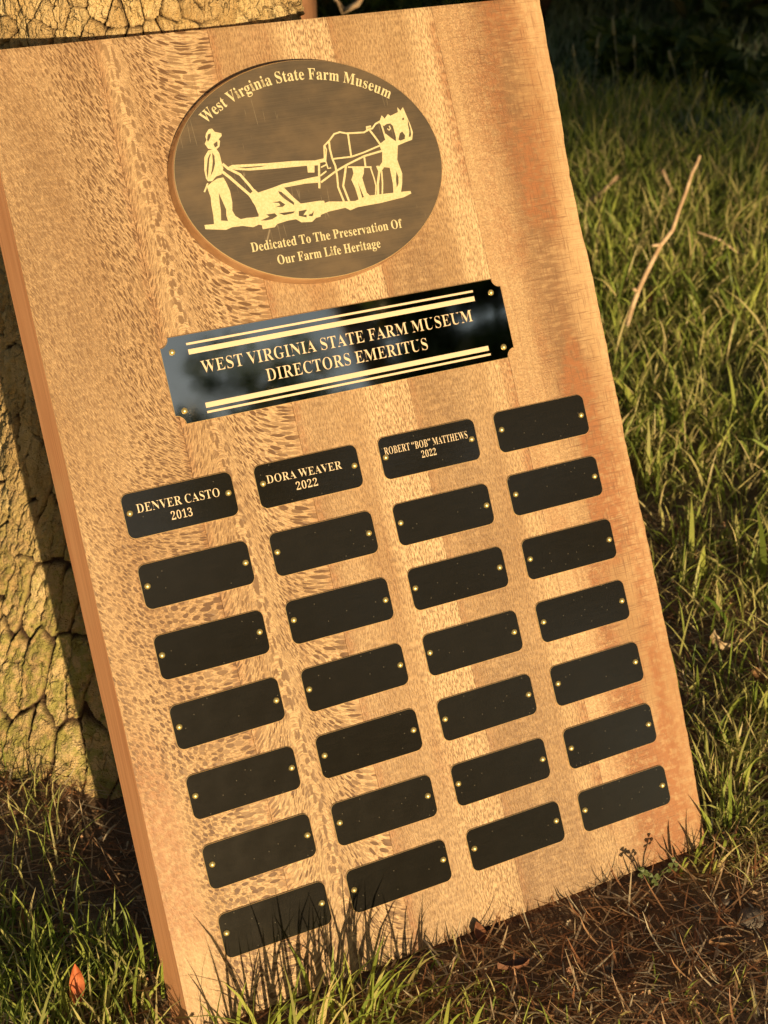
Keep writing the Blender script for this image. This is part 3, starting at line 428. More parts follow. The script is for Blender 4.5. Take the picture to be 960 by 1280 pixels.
FIG = {"polys":[[[[3.06,-5.271],[3.279,-5.257],[3.306,-5.434],[3.316,-5.666],[3.341,-5.838],[3.321,-5.981],[3.312,-6.076],[3.449,-6.16],[3.585,-6.214],[3.724,-6.219],[3.773,-6.072],[3.804,-5.906],[3.797,-5.657],[3.756,-5.487],[3.798,-5.363],[3.901,-5.275],[4.043,-5.284],[4.166,-5.275],[4.322,-5.273],[4.366,-5.192],[4.315,-5.111],[4.146,-5.062],[3.912,-5.126],[3.665,-5.133],[3.517,-5.096],[3.062,-5.178]],[[3.543,-5.913],[3.583,-5.717],[3.623,-5.535],[3.598,-5.392],[3.608,-5.279],[3.455,-5.31],[3.5,-5.523],[3.513,-5.697]]],[[[3.519,-6.837],[3.708,-6.857],[3.758,-6.748],[3.762,-6.543],[3.77,-6.409],[3.695,-6.288],[3.565,-6.261],[3.452,-6.174],[3.363,-6.186],[3.332,-6.248],[3.334,-6.423],[3.402,-6.706]],[[3.55,-6.775],[3.472,-6.668],[3.382,-6.417],[3.362,-6.244],[3.41,-6.355],[3.462,-6.523],[3.508,-6.663],[3.558,-6.744]],[[3.598,-6.783],[3.634,-6.705],[3.606,-6.534],[3.536,-6.396],[3.44,-6.278],[3.516,-6.443],[3.569,-6.597]]],[[[3.562,-7.211],[3.642,-7.289],[3.72,-7.294],[3.763,-7.216],[3.905,-7.169],[3.898,-7.112],[3.815,-7.049],[3.835,-7.002],[3.792,-6.89],[3.737,-6.853],[3.658,-6.843],[3.585,-6.858],[3.529,-6.88],[3.478,-6.988],[3.537,-7.068],[3.53,-7.142]],[[3.594,-7.178],[3.666,-7.199],[3.64,-7.114],[3.563,-7.021],[3.549,-7.067]],[[3.672,-6.964],[3.775,-7.01],[3.757,-6.909],[3.688,-6.88]]],[[[3.848,-6.414],[3.983,-6.461],[4.782,-6.395],[5.411,-6.364],[6.041,-6.297],[6.015,-6.189],[5.698,-6.219],[4.875,-6.255],[4.347,-6.289],[4.048,-6.343]],[[4.09,-6.388],[4.77,-6.346],[4.641,-6.333],[4.267,-6.347]]],[[[5.708,-6.235],[5.886,-6.221],[5.844,-6.046],[5.687,-6.067]]],[[[4.372,-5.872],[4.431,-5.79],[4.776,-5.846],[5.043,-5.899],[5.778,-5.95],[5.958,-5.956],[5.923,-5.81],[5.572,-5.833],[5.054,-5.814],[5.221,-5.577],[5.358,-5.414],[5.843,-5.415],[5.758,-5.065],[5.641,-5.052],[5.526,-4.979],[5.275,-5.006],[5.167,-5.091],[4.975,-5.089],[4.712,-5.053],[4.633,-4.99],[4.348,-4.988],[4.354,-5.076],[4.194,-5.129],[4.322,-5.273],[4.347,-5.402],[4.25,-5.623],[4.224,-5.774]],[[4.897,-5.756],[4.97,-5.731],[5.208,-5.459],[5.194,-5.401],[5.115,-5.472],[4.997,-5.578],[4.914,-5.694]],[[4.7,-5.53],[4.892,-5.539],[4.997,-5.444],[4.923,-5.404],[4.753,-5.422],[4.876,-5.446],[4.851,-5.5]],[[4.5,-5.292],[4.706,-5.292],[4.753,-5.225],[4.613,-5.171],[4.485,-5.163],[4.332,-5.182],[4.431,-5.201],[4.566,-5.238]],[[4.798,-5.279],[5.178,-5.269],[5.137,-5.23],[4.91,-5.218]],[[5.271,-5.255],[5.5,-5.268],[5.423,-5.219],[5.359,-5.153],[5.553,-5.155],[5.632,-5.213],[5.574,-5.107],[5.425,-5.093],[5.247,-5.154]]],[[[5.495,-5.4],[5.681,-5.416],[5.921,-5.402],[5.925,-5.353],[5.749,-5.322],[6.035,-5.366],[6.332,-5.324],[6.665,-5.292],[6.963,-5.364],[7.338,-5.355],[8.063,-5.327],[8.074,-5.268],[7.874,-5.209],[7.291,-5.161],[7.037,-5.154],[6.691,-5.146],[6.495,-5.102],[6.388,-5.174],[5.982,-5.147],[5.66,-5.08],[5.52,-5.002],[5.4,-5.006]],[[5.573,-5.22],[5.71,-5.223],[5.642,-5.154],[5.561,-5.095],[5.475,-5.127]]],[[[6.768,-6.033],[7.058,-6.009],[7.019,-5.871],[6.956,-5.78],[6.984,-5.447],[7.011,-5.238],[6.911,-5.252],[6.826,-5.697],[6.85,-5.26],[6.756,-5.256],[6.732,-5.567],[6.683,-5.773],[6.768,-5.905]]],[[[7.354,-5.999],[7.427,-5.975],[7.527,-6.062],[7.582,-6.285],[7.546,-6.462],[7.727,-6.554],[7.762,-6.693],[7.888,-6.563],[8.007,-6.462],[8.001,-6.376],[7.91,-6.07],[7.958,-5.746],[7.903,-5.523],[7.824,-5.331],[7.636,-5.343],[7.672,-5.554],[7.681,-5.913],[7.546,-5.945],[7.442,-5.844],[7.39,-5.822]],[[7.827,-5.821],[7.845,-5.675],[7.811,-5.535],[7.746,-5.443],[7.769,-5.627]]],[[[7.666,-6.949],[7.769,-7.109],[7.827,-7.025],[7.93,-7.119],[7.981,-7.07],[8.188,-7.132],[8.2,-7.246],[8.257,-7.153],[8.34,-7.23],[8.385,-7.022],[8.43,-6.814],[8.451,-6.638],[8.393,-6.471],[8.174,-6.426],[8.003,-6.384],[7.976,-6.465],[8.003,-6.577],[7.988,-6.839],[7.94,-6.902],[7.844,-6.899],[7.772,-6.865],[7.7,-6.896]],[[8.256,-6.98],[8.314,-6.996],[8.302,-6.945],[8.254,-6.934]],[[8.051,-6.514],[8.117,-6.65],[8.189,-6.684],[8.24,-6.591],[8.21,-6.508],[8.092,-6.486]],[[8.395,-6.934],[8.409,-6.73],[8.393,-6.587],[8.36,-6.533],[8.326,-6.552],[8.37,-6.677],[8.367,-6.822]]]],"strokes":[[[[3.347,-6.144],[3.225,-5.965]],0.041],[[[3.773,-6.512],[3.875,-6.396],[4.115,-6.232],[4.272,-5.974],[4.39,-5.751]],0.07],[[[3.7,-6.375],[3.861,-6.207],[4.053,-5.975],[4.224,-5.774],[4.319,-5.584],[4.355,-5.342]],0.076],[[[6.141,-6.242],[6.213,-6.601],[6.358,-6.695],[6.515,-6.832],[6.659,-6.857],[6.818,-6.809],[7.247,-6.779],[7.387,-6.839],[7.466,-6.839],[7.567,-6.932],[7.722,-6.986]],0.047],[[[6.355,-6.682],[6.333,-6.529],[6.339,-6.302],[6.374,-6.127],[6.362,-5.902],[6.326,-5.651],[6.39,-5.308]],0.055],[[[6.228,-6.599],[6.246,-6.512],[6.168,-6.267],[6.186,-6.089],[6.259,-6.1]],0.038],[[[6.848,-6.805],[6.804,-6.27]],0.052],[[[6.336,-6.288],[6.812,-6.278],[7.138,-6.336],[7.58,-6.443]],0.044],[[[5.944,-5.811],[6.361,-6.01],[6.682,-6.124],[7.118,-6.252],[7.58,-6.314]],0.052],[[[5.964,-5.955],[6.132,-6.04]],0.041],[[[6.024,-6.139],[6.179,-6.186]],0.033],[[[7.119,-6.258],[7.095,-6.004]],0.052],[[[6.666,-6.06],[7.241,-5.985]],0.041],[[[6.628,-6.094],[6.522,-5.824],[6.452,-5.663],[6.516,-5.29]],0.06],[[[7.21,-5.989],[7.24,-5.727],[7.245,-5.555],[7.182,-5.334]],0.038],[[[7.385,-5.995],[7.409,-5.877],[7.305,-5.604],[7.243,-5.326]],0.066],[[[7.464,-5.869],[7.418,-5.588],[7.347,-5.325]],0.044],[[[6.977,-5.42],[7.071,-5.292],[7.198,-5.36]],0.044],[[[7.384,-6.826],[7.472,-6.672],[7.582,-6.451]],0.055],[[[7.328,-6.789],[7.336,-6.889],[7.447,-6.89]],0.055],[[[7.714,-6.915],[7.731,-6.697],[7.743,-6.552]],0.049],[[[7.895,-6.85],[7.912,-6.79],[7.871,-6.752],[7.834,-6.794]],0.033],[[[5.919,-6.271],[6.168,-6.29]],0.093],[[[6.008,-6.288],[5.874,-5.685]],0.06]]}
ORG = (-0.141742, 0.722987, 0.253711)
AXX = (0.893658, 0.448749, 0.0)
AXY = (-0.219373, 0.436863, 0.872368)
AXZ = (0.391473, -0.779599, 0.488850)
PLANK_T = 0.72
SHADE_Z = 1.975
SHADE_X = 6.85   # set from the sun's azimuth: west edge of its crown leaves the plaque and near grass in the sun
# ------------------------------------------------------------------ the plaque
BX, BY, BZ = Vector(AXX), Vector(AXY), Vector(AXZ)
plaque = empty('wooden_plaque')
mw = Matrix.Identity(4)
for i in range(3):
    mw[i][0] = BX[i]; mw[i][1] = BY[i]; mw[i][2] = BZ[i]; mw[i][3] = ORG[i]
plaque.matrix_world = mw
tag(plaque, 'award plaque of glued wood planks with black name plates, leaning on the scaly tree trunk', 'plaque')
VT, VB, TH = -9.55, 11.45, PLANK_T

RE = np.array([(12.76, -9.6), (12.73, -9.3), (12.69, -8), (12.64, -6.72), (12.56, -5.5), (12.53, -5.2), (12.55, -4.6), (12.53, -4.19), (12.55, -3.24), (12.53, -1.13), (12.48, 1.32), (12.47, 5.13), (12.47, 7.39), (12.39, 9.3), (12.29, 10.74), (12.27, 11.5)])
def uL(v): return -.86 - .22 * (v - VT) / (VB - VT) + .012 * (vnoise(v * 1.3 + 50, v * 0 + 3, 5) - .5)
def uR(v): return np.interp(v, RE[:, 1], RE[:, 0]) + .03 * (vnoise(v * 1.7 + 50, v * 0, 4) - .5) + .02 * (vnoise(v * 6 + 50, v * 0, 6) - .5)
SE = [uL, 1.67, 4.25, 7.13, 9.82, uR]

def gauss(x, c, w): return np.exp(-((x - c) / w) ** 2)

def figure(k, U, V):
    n1 = fbm(U * .5 + 20, V * .22 + 20, 31, 3); n2 = fbm(U * 1.3 + 60, V * .4 + 60, 33, 3); n3 = fbm(U * .8 + 10, V * .8 + 10, 35, 3)
    z = np.zeros_like(U); edg = z
    du = np.gradient(U, axis=1)
    if k == 0:
        low = sst(V, -1.5, 2.5)
        slope = 1.9 * (1 - low * sst(U, -.3, .9) * .9) * (1 - low * .55) * (.75 + .5 * n1) * (1 - .5 * gauss(V, 1.0, 2) * gauss(U, .9, .5))
        a = 5.2 + 7.5 * np.clip(slope / 2, 0, 1.2) - 2.6 * gauss(U, 1.35, .35)
        s = V - np.cumsum(slope * du, 1) + .25 * (n3 - .5)
        fx = np.cumsum(a * du, 1) + V * .25; fy = s * 9.8
        flk = .80 + .30 * gauss(U, 1.2, .55) + .38 * low * sst(U, -.6, -.1) + .3 * (n2 - .5)
        flk = flk * (1 - .6 * sst(V, 5.5, 7) * (1 - sst(U, -.35, .15)))
        tone = .75 * gauss(U, -.1, .95) * gauss(V, -5.5, 4.0) * (.3 + 1.3 * n1) + .08
        red = .55 * (1 - sst(U, -.55, -.05)) * sst(V, 4.5, 6) * (1 - sst(V, 9.2, 10.0)) + .25 * gauss(V, -9.3, .5) * n2 + .35 * gauss(U, 1.62, .07)
        lite = .55 * sst(V, 6, 11) * sst(U, 0, .4) + .25 * n2; scuff = .35 * gauss(V, -6.5, 3) * n1; edg = .15 * (1 - sst(U, .2, .9)) * (1 - low)
    elif k == 1:
        uc = 1.95 + (V + 9.5) * .048
        d = U - uc
        slope = np.where(d < 0, -1, 1) * 2.6 * np.exp(-(np.abs(d) / .85) ** 1.8) * sst(np.abs(d), 0, .25) + .12 + .5 * (n3 - .5)
        st = np.abs(slope) / 2.6
        a = 1.9 + 10.0 * sst(st, .05, .9)
        s = V - np.cumsum(slope * du, 1) + .3 * (n1 - .5)
        fx = np.cumsum(a * du, 1) + V * .2; fy = s * 9.6
        flk = 1.05 - .2 * gauss(U, 1.9, .25) + .3 * (n2 - .5) - .25 * sst(U, 4.0, 4.25)
        tone = .02 + .25 * gauss(U, 4.1, .12) * sst(n2, .4, .6); red = .35 * gauss(U, 1.72, .10) + .35 * gauss(U, 2.65, .4) * gauss(V, -8.0, 1.4) * n2 + .3 * gauss(U, 4.2, .1)
        lite = .25 + .3 * sst(V, 2, 9); scuff = z
    elif k in (2, 3):
        w = .35 * (fbm(V * .35 + 7, U * .3 + 7, 41 + k, 3) - .5)
        fx = V * 3.0; fy = (U + w) * 14; edg = z + .93
        if k == 2:
            flk = .50 + .25 * sst(U, 5.6, 6.3) + .10 * n2; lite = .85 * sst(U, 5.7, 6.25) * (1 - .5 * sst(V, 5, 9)) + .25 * sst(n1, .4, .6)
            tone = .22 * (1 - sst(U, 5.6, 6.2)) + .14 * sst(U, 6.85, 7.0) + .16 * sst(n1, .45, .62) - .1 * sst(U, 5.8, 6.3) + .12 * gauss(V, -7.5, 2.5) * gauss(U, 5.2, .7)
            red = .45 * gauss(U, 4.32, .10) + .18 * sst(n2, .5, .7)
        else:
            flk = .50 + .10 * n2 + .12 * sst(U, 8.9, 9.4); lite = .75 * sst(U, 8.9, 9.4) * (1 - .6 * sst(V, -4, 2)) + .2 * n3
            tone = .30 * (1 - sst(U, 8.9, 9.4)) + .34 * gauss(U, 7.9, .9) * sst(n1, .36, .6) + .22 * sst(V, 8.5, 10.5)
            red = .65 * gauss(U, 9.75, .16) * sst(np.sin(V * .8 + 1.2) + n2 * 1.2, .1, .9) + .28 * gauss(U, 7.2, .09)
        scuff = .12 + .5 * sst(V, 9, 11) * sst(n3, .35, .6)
    else:
        w = .3 * (n3 - .5)
        fx = U * 10 + w; fy = (V + w * .4) * 8.5
        band = gauss(U, 11.45 + .35 * (n1 - .5), .5)
        top = 1 - sst(V, -1, 3)
        edg = z + .45; flk = .50 * (1 - sst(U, 10.7, 11.6)) + .22 * gauss(V, -8, 2.0) * gauss(U, 10.6, .6) + .05
        tone = band * (.95 * top * (.4 + 1.2 * n2) + .22) + .45 * gauss(V, 10.6, .8) * (1 - sst(U, 10.5, 10.9)) * n2 * 1.4
        red = np.clip(1.0 * gauss(U, 11.3, 1.0) * sst(n2 + .15 * n1, .34, .62), 0, 1) * (.6 + .4 * sst(V, -7, -2)) + .12
        lite = .75 * gauss(U, 10.2, .55) * sst(V, 2, 5) + .35 * gauss(U, 10.4, .6) * (1 - sst(V, 2, 5)) + .5 * sst(U, 12.1, 12.5) * top
        scuff = .25 + 1.3 * gauss(U, 11.5, .8) * sst(n1 + .3 * top, .3, .65)
    P = np.stack([flk, tone, red], -1); P2 = np.stack([lite, scuff, edg], -1)
    f2_ = np.stack([V * 3.3 + 3 * n3, U * 8.5 + (V + 9.5) * -.38 + 1.2 * n1, gauss(d + .10 * (n3 - .5), 0, .26) if k == 1 else z], -1)
    return np.stack([fx, fy, z], -1), np.clip(P, 0, 1), np.clip(P2, 0, 1), f2_

for k in range(5):
    nv = 300; nu = 56
    vv = np.linspace(VT, VB, nv)
    l = SE[k](vv) if callable(SE[k]) else np.full(nv, SE[k] + .004)
    r = SE[k + 1](vv) if callable(SE[k + 1]) else np.full(nv, SE[k + 1] - .004)
    tt = np.concatenate([[0, .006], np.linspace(.02, .98, nu - 4), [.994, 1]])
    U = l[:, None] + (r - l)[:, None] * tt[None]; V = np.repeat(vv[:, None], nu, 1)
    Z = np.zeros_like(U); Z[:, 0] = Z[:, -1] = -.005; Z[0] = Z[-1] = -.012
    Z += .0035 * (fbm(U * 1.1 + 5, V * .8 + 5, 51, 2) - .5)
    fig, pr, pr2, fig2 = figure(k, U, V)
    top = np.stack([U * K, -V * K, Z * K], -1)
    idx = np.arange(nv * nu).reshape(nv, nu)
    Q = np.stack([idx[:-1, :-1], idx[1:, :-1], idx[1:, 1:], idx[:-1, 1:]], -1).reshape(-1, 4)
    ring = np.concatenate([idx[0, ::-1], idx[1:, 0], idx[-1, 1:], idx[-2:0:-1, -1]])
    fl = top.reshape(-1, 3)
    a = fl[ring]; b = a.copy(); b[:, 2] = -TH * K
    if k == 0: b[(ring % nu) == 0, 0] -= .185 * K      # the left edge is planed at a slant
    n0 = len(fl); m = len(ring)
    Vv = np.concatenate([fl, a, b])
    i0 = np.arange(m); i1 = (i0 + 1) % m
    Qs = np.stack([n0 + i0, n0 + m + i0, n0 + m + i1, n0 + i1], -1)
    c = [ring_i for ring_i in range(m)]
    pad = lambda A: np.concatenate([A.reshape(-1, 3), np.zeros((2 * m, 3))])
    me = mesh_np('plank', Vv, np.concatenate([Q, Qs]), mats=[M_WOOD, M_SIDE], attrs={'fig2': pad(fig2), 'fig': pad(fig), 'props': pad(pr), 'props2': pad(pr2)})
    mi = np.zeros(len(me.polygons), np.int32); mi[len(Q):] = 1
    me.polygons.foreach_set('material_index', mi)
    # back face
    bm_ = me
    o = obj('plank', me, plaque)
    bk = bpy.data.meshes.new('plank_back')
    o.data = me
    # close the back with one polygon through bmesh
    import bmesh
    bm = bmesh.new(); bm.from_mesh(me); bm.verts.ensure_lookup_table()
    f = bm.faces.new([bm.verts[n0 + m + j] for j in range(m)][::-1]); f.material_index = 1
    bm.to_mesh(me); bm.free(); bpy.data.meshes.remove(bk)

# ---- flat printed / engraved shapes: outlines in inches -> filled, each a hair above the last
class Ink:
    def __init__(s, z, ox=0, oy=0): s.V = []; s.T = []; s.z = z; s.n = 0; s.ox = ox; s.oy = oy
    def poly(s, loops):
        z = s.z + s.n * .00012; s.n = (s.n + 1) % 40
        L = [[Vector((p[0], p[1], 0)) for p in lp] for lp in loops]
        tr = tessellate_polygon(L)
        fl = [p for lp in loops for p in lp]; b = len(s.V)
        for p in fl: s.V.append(((p[0] - s.ox) * K, -(p[1] - s.oy) * K, z * K))
        for t in tr:
            a_, b_, c_ = [fl[i] for i in t]
            cr = (b_[0] - a_[0]) * (c_[1] - a_[1]) - (b_[1] - a_[1]) * (c_[0] - a_[0])
            t = (t[0], t[1], t[2]) if cr < 0 else (t[0], t[2], t[1])
            s.T.append([b + i for i in t])
    def stroke(s, pts, w):
        P = [np.array(p) for p in pts]; Lf = []; Rt = []
        for i, p in enumerate(P):
            a = P[max(i - 1, 0)]; b = P[min(i + 1, len(P) - 1)]; d = (b - a) / (np.linalg.norm(b - a) + 1e-9); nn = np.array([-d[1], d[0]]) * w / 2
            Lf.append(tuple(p + nn)); Rt.append(tuple(p - nn))
        s.poly([Lf + Rt[::-1]])
    def build(s, name, parent, mat, extra=None):
        return obj(name, mesh_np(name, s.V, T=s.T, mats=[mat]), parent)

def slim(lp, d):
    """take d units off the stems of one outline (the counters grow by as much)"""
    out = []; n = len(lp)
    for i, p in enumerate(lp):
        a = lp[i - 1]; b = lp[(i + 1) % n]; dx, dy = b[0] - a[0], b[1] - a[1]; L = math.hypot(dx, dy) + 1e-9
        out.append((p[0] + SL * dy / L * d, p[1] - SL * dx / L * d * .15))
    return out

SL = 1
def glyph(ch, thin=0):
    if ch in '“”':
        sh = []
        for dx in (0, 170):
            if ch == '“': sh.append([(dx + 30, 330), (dx + 60, 310), (dx + 110, 320), (dx + 120, 370), (dx + 95, 395), (dx + 100, 430), (dx + 135, 465), (dx + 60, 440), (dx + 25, 385)])
            else: sh.append([(dx + 130, 440), (dx + 100, 465), (dx + 50, 455), (dx + 38, 405), (dx + 65, 380), (dx + 60, 345), (dx + 25, 310), (dx + 100, 335), (dx + 135, 390)])
        return 330, sh
    adv, sp = GLYPHS[ch]
    if thin: return adv, [slim([(p[i], p[i + 1]) for i in range(0, len(p), 2)], thin) for p in sp]
    return adv, [[(p[i], p[i + 1]) for i in range(0, len(p), 2)] for p in sp]

CAP = max(p[1] for p in glyph('H')[1][0])
def text(ink, s, u0, u1, vbase, cap, slope=0.0, track=14, thin=15):
    """fit s between u0 and u1, baseline vbase, capital height cap (inches)"""
    x = 0; gl = []
    for ch in s:
        if ch == ' ': x += 170; continue
        adv, sp = glyph(ch, thin); gl.append((x, sp)); x += adv + track
    x -= track
    fx = (u1 - u0) / x; fy = cap / CAP
    for gx0, sp in gl:
        ink.poly([[(u0 + (gx0 + a) * fx, vbase + slope * (gx0 + a) * fx - b * fy) for a, b in lp] for lp in sp])

def arc_text(ink, s, cx, cy, rad, a0, a1, cap, track=10):
    x = 0; gl = []
    for ch in s:
        if ch == ' ': x += 170; continue
        adv, sp = glyph(ch); gl.append((x, adv, sp)); x += adv + track
    x -= track
    fy = cap / CAP; fx = (a1 - a0) * rad / x
    for gx0, adv, sp in gl:
        mid = a0 + (gx0 + adv / 2) * fx / rad; ca, sa = math.cos(mid), math.sin(mid)
        lo = []
        for lp in sp:
            q = []
            for a, b in lp:
                dx = (a - adv / 2) * fx; dy = b * fy
                q.append((cx + (rad + dy) * sa + dx * ca, cy - (rad + dy) * ca + dx * sa))
            lo.append(q)
        ink.poly(lo)

def plate_mesh(name, outline, z0, z1, mats, bev=.012):
    """thin metal plate: face (slot 0), cut edge (slot 1); outline in inches, v down, clockwise on screen"""
    n = len(outline); V = []
    cx = sum(p[0] for p in outline) / n; cy = sum(p[1] for p in outline) / n
    def ringat(ins, z):
        for i, p in enumerate(outline):
            a = outline[i - 1]; b = outline[(i + 1) % n]
            dx, dy = b[0] - a[0], b[1] - a[1]; L = math.hypot(dx, dy) + 1e-9
            V.append(((p[0] - dy / L * ins) * K, -(p[1] + dx / L * ins) * K, z * K))
    ringat(0, z0); ringat(0, z1 - bev); ringat(bev, z1)
    me = bpy.data.meshes.new(name)
    F = []; mi = []
    for r_ in range(2):
        for i in range(n):
            j = (i + 1) % n
            F.append((r_ * n + j, r_ * n + i, (r_ + 1) * n + i, (r_ + 1) * n + j)[::1]); mi.append(1)
    F.append(tuple(2 * n + i for i in range(n))[::-1]); mi.append(0)
    me.from_pydata(V, [], F)
    for m in mats: me.materials.append(m)
    me.polygons.foreach_set('material_index', mi)
    bm = bmesh.new(); bm.from_mesh(me); bmesh.ops.recalc_face_normals(bm, faces=bm.faces[:])
    fz = bm.faces; fz.ensure_lookup_table()
    if fz[-1].normal.z < 0: bmesh.ops.reverse_faces(bm, faces=bm.faces[:])
    bm.to_mesh(me); bm.free()
    return me

def round_rect(w, h, r, n=7):
    P = []
    for cx, cy, a0 in ((w - r, r, -90), (w - r, h - r, 0), (r, h - r, 90), (r, r, 180)):
        for i in range(n + 1):
            a = R_(a0 + 90 * i / n); P.append((cx + r * math.cos(a), cy + r * math.sin(a)))
    return P

def rivet_mesh(rad, h):
    V = []; F = []; n = 14
    prof = [(1.0, 0), (.97, .25), (.80, .62), (.52, .86), (.22, .97)]
    for pr_, pz in prof:
        for i in range(n):
            a = 2 * math.pi * i / n; V.append((pr_ * rad * math.cos(a) * K, pr_ * rad * math.sin(a) * K, pz * h * K))
    for r_ in range(len(prof) - 1):
        for i in range(n):
            j = (i + 1) % n; F.append((r_ * n + i, r_ * n + j, (r_ + 1) * n + j, (r_ + 1) * n + i))
    V.append((0, 0, h * K)); t = len(V) - 1
    for i in range(n): F.append(((len(prof) - 1) * n + i, (len(prof) - 1) * n + (i + 1) % n, t))
    me = bpy.data.meshes.new('rivet'); me.from_pydata(V, [], F); me.materials.append(M_RIVET)
    me.polygons.foreach_set('use_smooth', [True] * len(F)); return me
ME_RIVET = rivet_mesh(.070, .060)

# ---- 28 name plates
PW, PH = 2.5, .981
ME_NAME = plate_mesh('name_plate', round_rect(PW, PH, .17), 0, .032, [M_NAME, M_EDGE], .010)
ME_NAMEG = plate_mesh('name_plate', round_rect(PW, PH, .17), 0, .032, [M_NAMEG, M_EDGE], .010)
engr = {(0, 0): ('black name plate engraved DENVER CASTO 2013', [('DENVER CASTO', .29, 2.17, .455, .185, .02), ('2013', .985, 1.48, .76, .175, .02)]),
        (0, 1): ('black name plate engraved DORA WEAVER 2022', [('DORA WEAVER', .25, 2.06, .445, .175, .02), ('2022', .885, 1.425, .725, .17, .01)]),
        (0, 2): ('black name plate engraved ROBERT “BOB” MATTHEWS 2022', [('ROBERT “BOB” MATTHEWS', .12, 2.27, .41, .165, .012), ('2022', 1.01, 1.40, .655, .155, 0)])}
PX, PY = 3.01422, 1.52855
for r_ in range(7):
    for c_ in range(4):
        j = lambda s: random.uniform(-s, s)
        p = obj('name_plate', ME_NAME, plaque, ((c_ * PX + j(.012)) * K, -(r_ * PY + j(.012)) * K, .001 * K))
        p.rotation_euler = (j(.004), j(.004), j(.006))
        for (ru, rv) in ((.14 + j(.02), .45 + j(.03)), (2.35 + j(.015), .49 + j(.03))):
            v = obj('rivet', ME_RIVET, p, (ru * K, -rv * K, .031 * K)); v.rotation_euler = (j(.12), j(.12), j(3))
        if (r_, c_) in engr:
            p.data = ME_NAMEG
            lab, lines = engr[(r_, c_)]
            p['label'] = lab
            ink = Ink(.0345)
            for s, a, b, vb, cap, sl_ in lines: text(ink, s, a, b, vb, cap, sl_)
            ink.build('lettering', p, M_GOLD)

# ---- header plate
hx, hy, hw, hh = 1.57, -3.075, 8.43, 1.895
nr = .21; out = []
for cx, cy, a0 in ((hw, 0, 180), (hw, hh, -90), (0, hh, 0), (0, 0, 90)):
    seg = [(cx + nr * math.cos(R_(a0 - 90 * i / 8)), cy + nr * math.sin(R_(a0 - 90 * i / 8))) for i in range(9)]
    out += seg
hp = obj('title_plate', plate_mesh('title_plate', out, 0, .034, [M_HEAD, M_EDGE], .010), plaque, (hx * K, -hy * K, .001 * K))
tag(hp, 'long glossy black title plate with notched corners and gold lettering')
for (ru, rv) in ((1.82, -2.75), (1.80, -1.47), (9.71, -2.76), (9.73, -1.45)):
    obj('rivet', ME_RIVET, hp, ((ru - hx) * K, -(rv - hy) * K, .033 * K))
ink = Ink(.0365, hx, hy)
for a, b, v0, w_ in ((2.17, 9.25, -2.865, .048), (2.18, 9.25, -2.69, .112), (2.29, 9.33, -1.495, .112), (2.29, 9.35, -1.345, .048)):
    ink.poly([[(a, v0 - w_ / 2), (b, v0 - w_ / 2), (b, v0 + w_ / 2), (a, v0 + w_ / 2)]])
ink.build('gold_rules', hp, M_GOLD)
ink = Ink(.0365, hx, hy)
text(ink, 'WEST VIRGINIA STATE FARM MUSEUM', 2.39, 9.10, -2.185, .265)
ink.build('lettering', hp, M_GOLD)
ink = Ink(.0365, hx, hy)
text(ink, 'DIRECTORS EMERITUS', 3.79, 7.82, -1.745, .265)
ink.build('lettering', hp, M_GOLD)

# ---- oval medallion
OC = (5.83, -6.13); OA, OB = 3.205, 2.432
def ell(d, n=96): return [((OA + d) * math.cos(2 * math.pi * i / n), (OB + d) * math.sin(2 * math.pi * i / n)) for i in range(n)]
med = empty('oval_medallion'); med.parent = plaque; med.location = (OC[0] * K, -OC[1] * K, 0)
tag(med, 'raised oval medallion with a farmer, plow and horse in pale gold')
V = []; F = []; n = 96
prof = [(.050, -.004), (.055, .05), (.045, .15), (.02, .25), (.012, .33), (-.04, .332)]
for d, z in prof:
    for x, y in ell(d): V.append((x * K, -y * K, z * K))
for r_ in range(len(prof) - 1):
    for i in range(n):
        j_ = (i + 1) % n; F.append((r_ * n + i, (r_ + 1) * n + i, (r_ + 1) * n + j_, r_ * n + j_)[::-1][::-1])
me = bpy.data.meshes.new('oval_base'); me.from_pydata(V, [], F); me.materials.append(M_OVALB); me.polygons.foreach_set('use_smooth', [True] * len(F))
bm = bmesh.new(); bm.from_mesh(me); bmesh.ops.recalc_face_normals(bm, faces=bm.faces[:]); bm.to_mesh(me); bm.free()
obj('oval_base', me, med)
obj('oval_face', plate_mesh('oval_face', ell(0), .325, .362, [M_OVAL, M_EDGE], .012), med)
ink = Ink(.3645, *OC)
for lp in FIG['polys']: ink.poly(lp)
for pts_, w_ in FIG['strokes']: ink.stroke(pts_, max(w_ * .85, .03))
ink.build('plowing_scene', med, M_GOLD2)
ink = Ink(.3645, *OC)
arc_text(ink, 'West Virginia State Farm Museum', 5.865, -4.198, 3.918, math.atan2(3.62 - 5.865, 7.418 - 4.198), math.atan2(8.08 - 5.865, 7.48 - 4.198), .25)
ink.build('lettering', med, M_GOLD2)
ink = Ink(.3645, *OC)
text(ink, 'Dedicated To The Preservation Of', 3.983, 7.66, -4.535, .20, thin=0)
ink.build('lettering', med, M_GOLD2)
ink = Ink(.3645, *OC)
text(ink, 'Our Farm Life Heritage', 4.516, 7.04, -4.175, .20, thin=0)
ink.build('lettering', med, M_GOLD2)

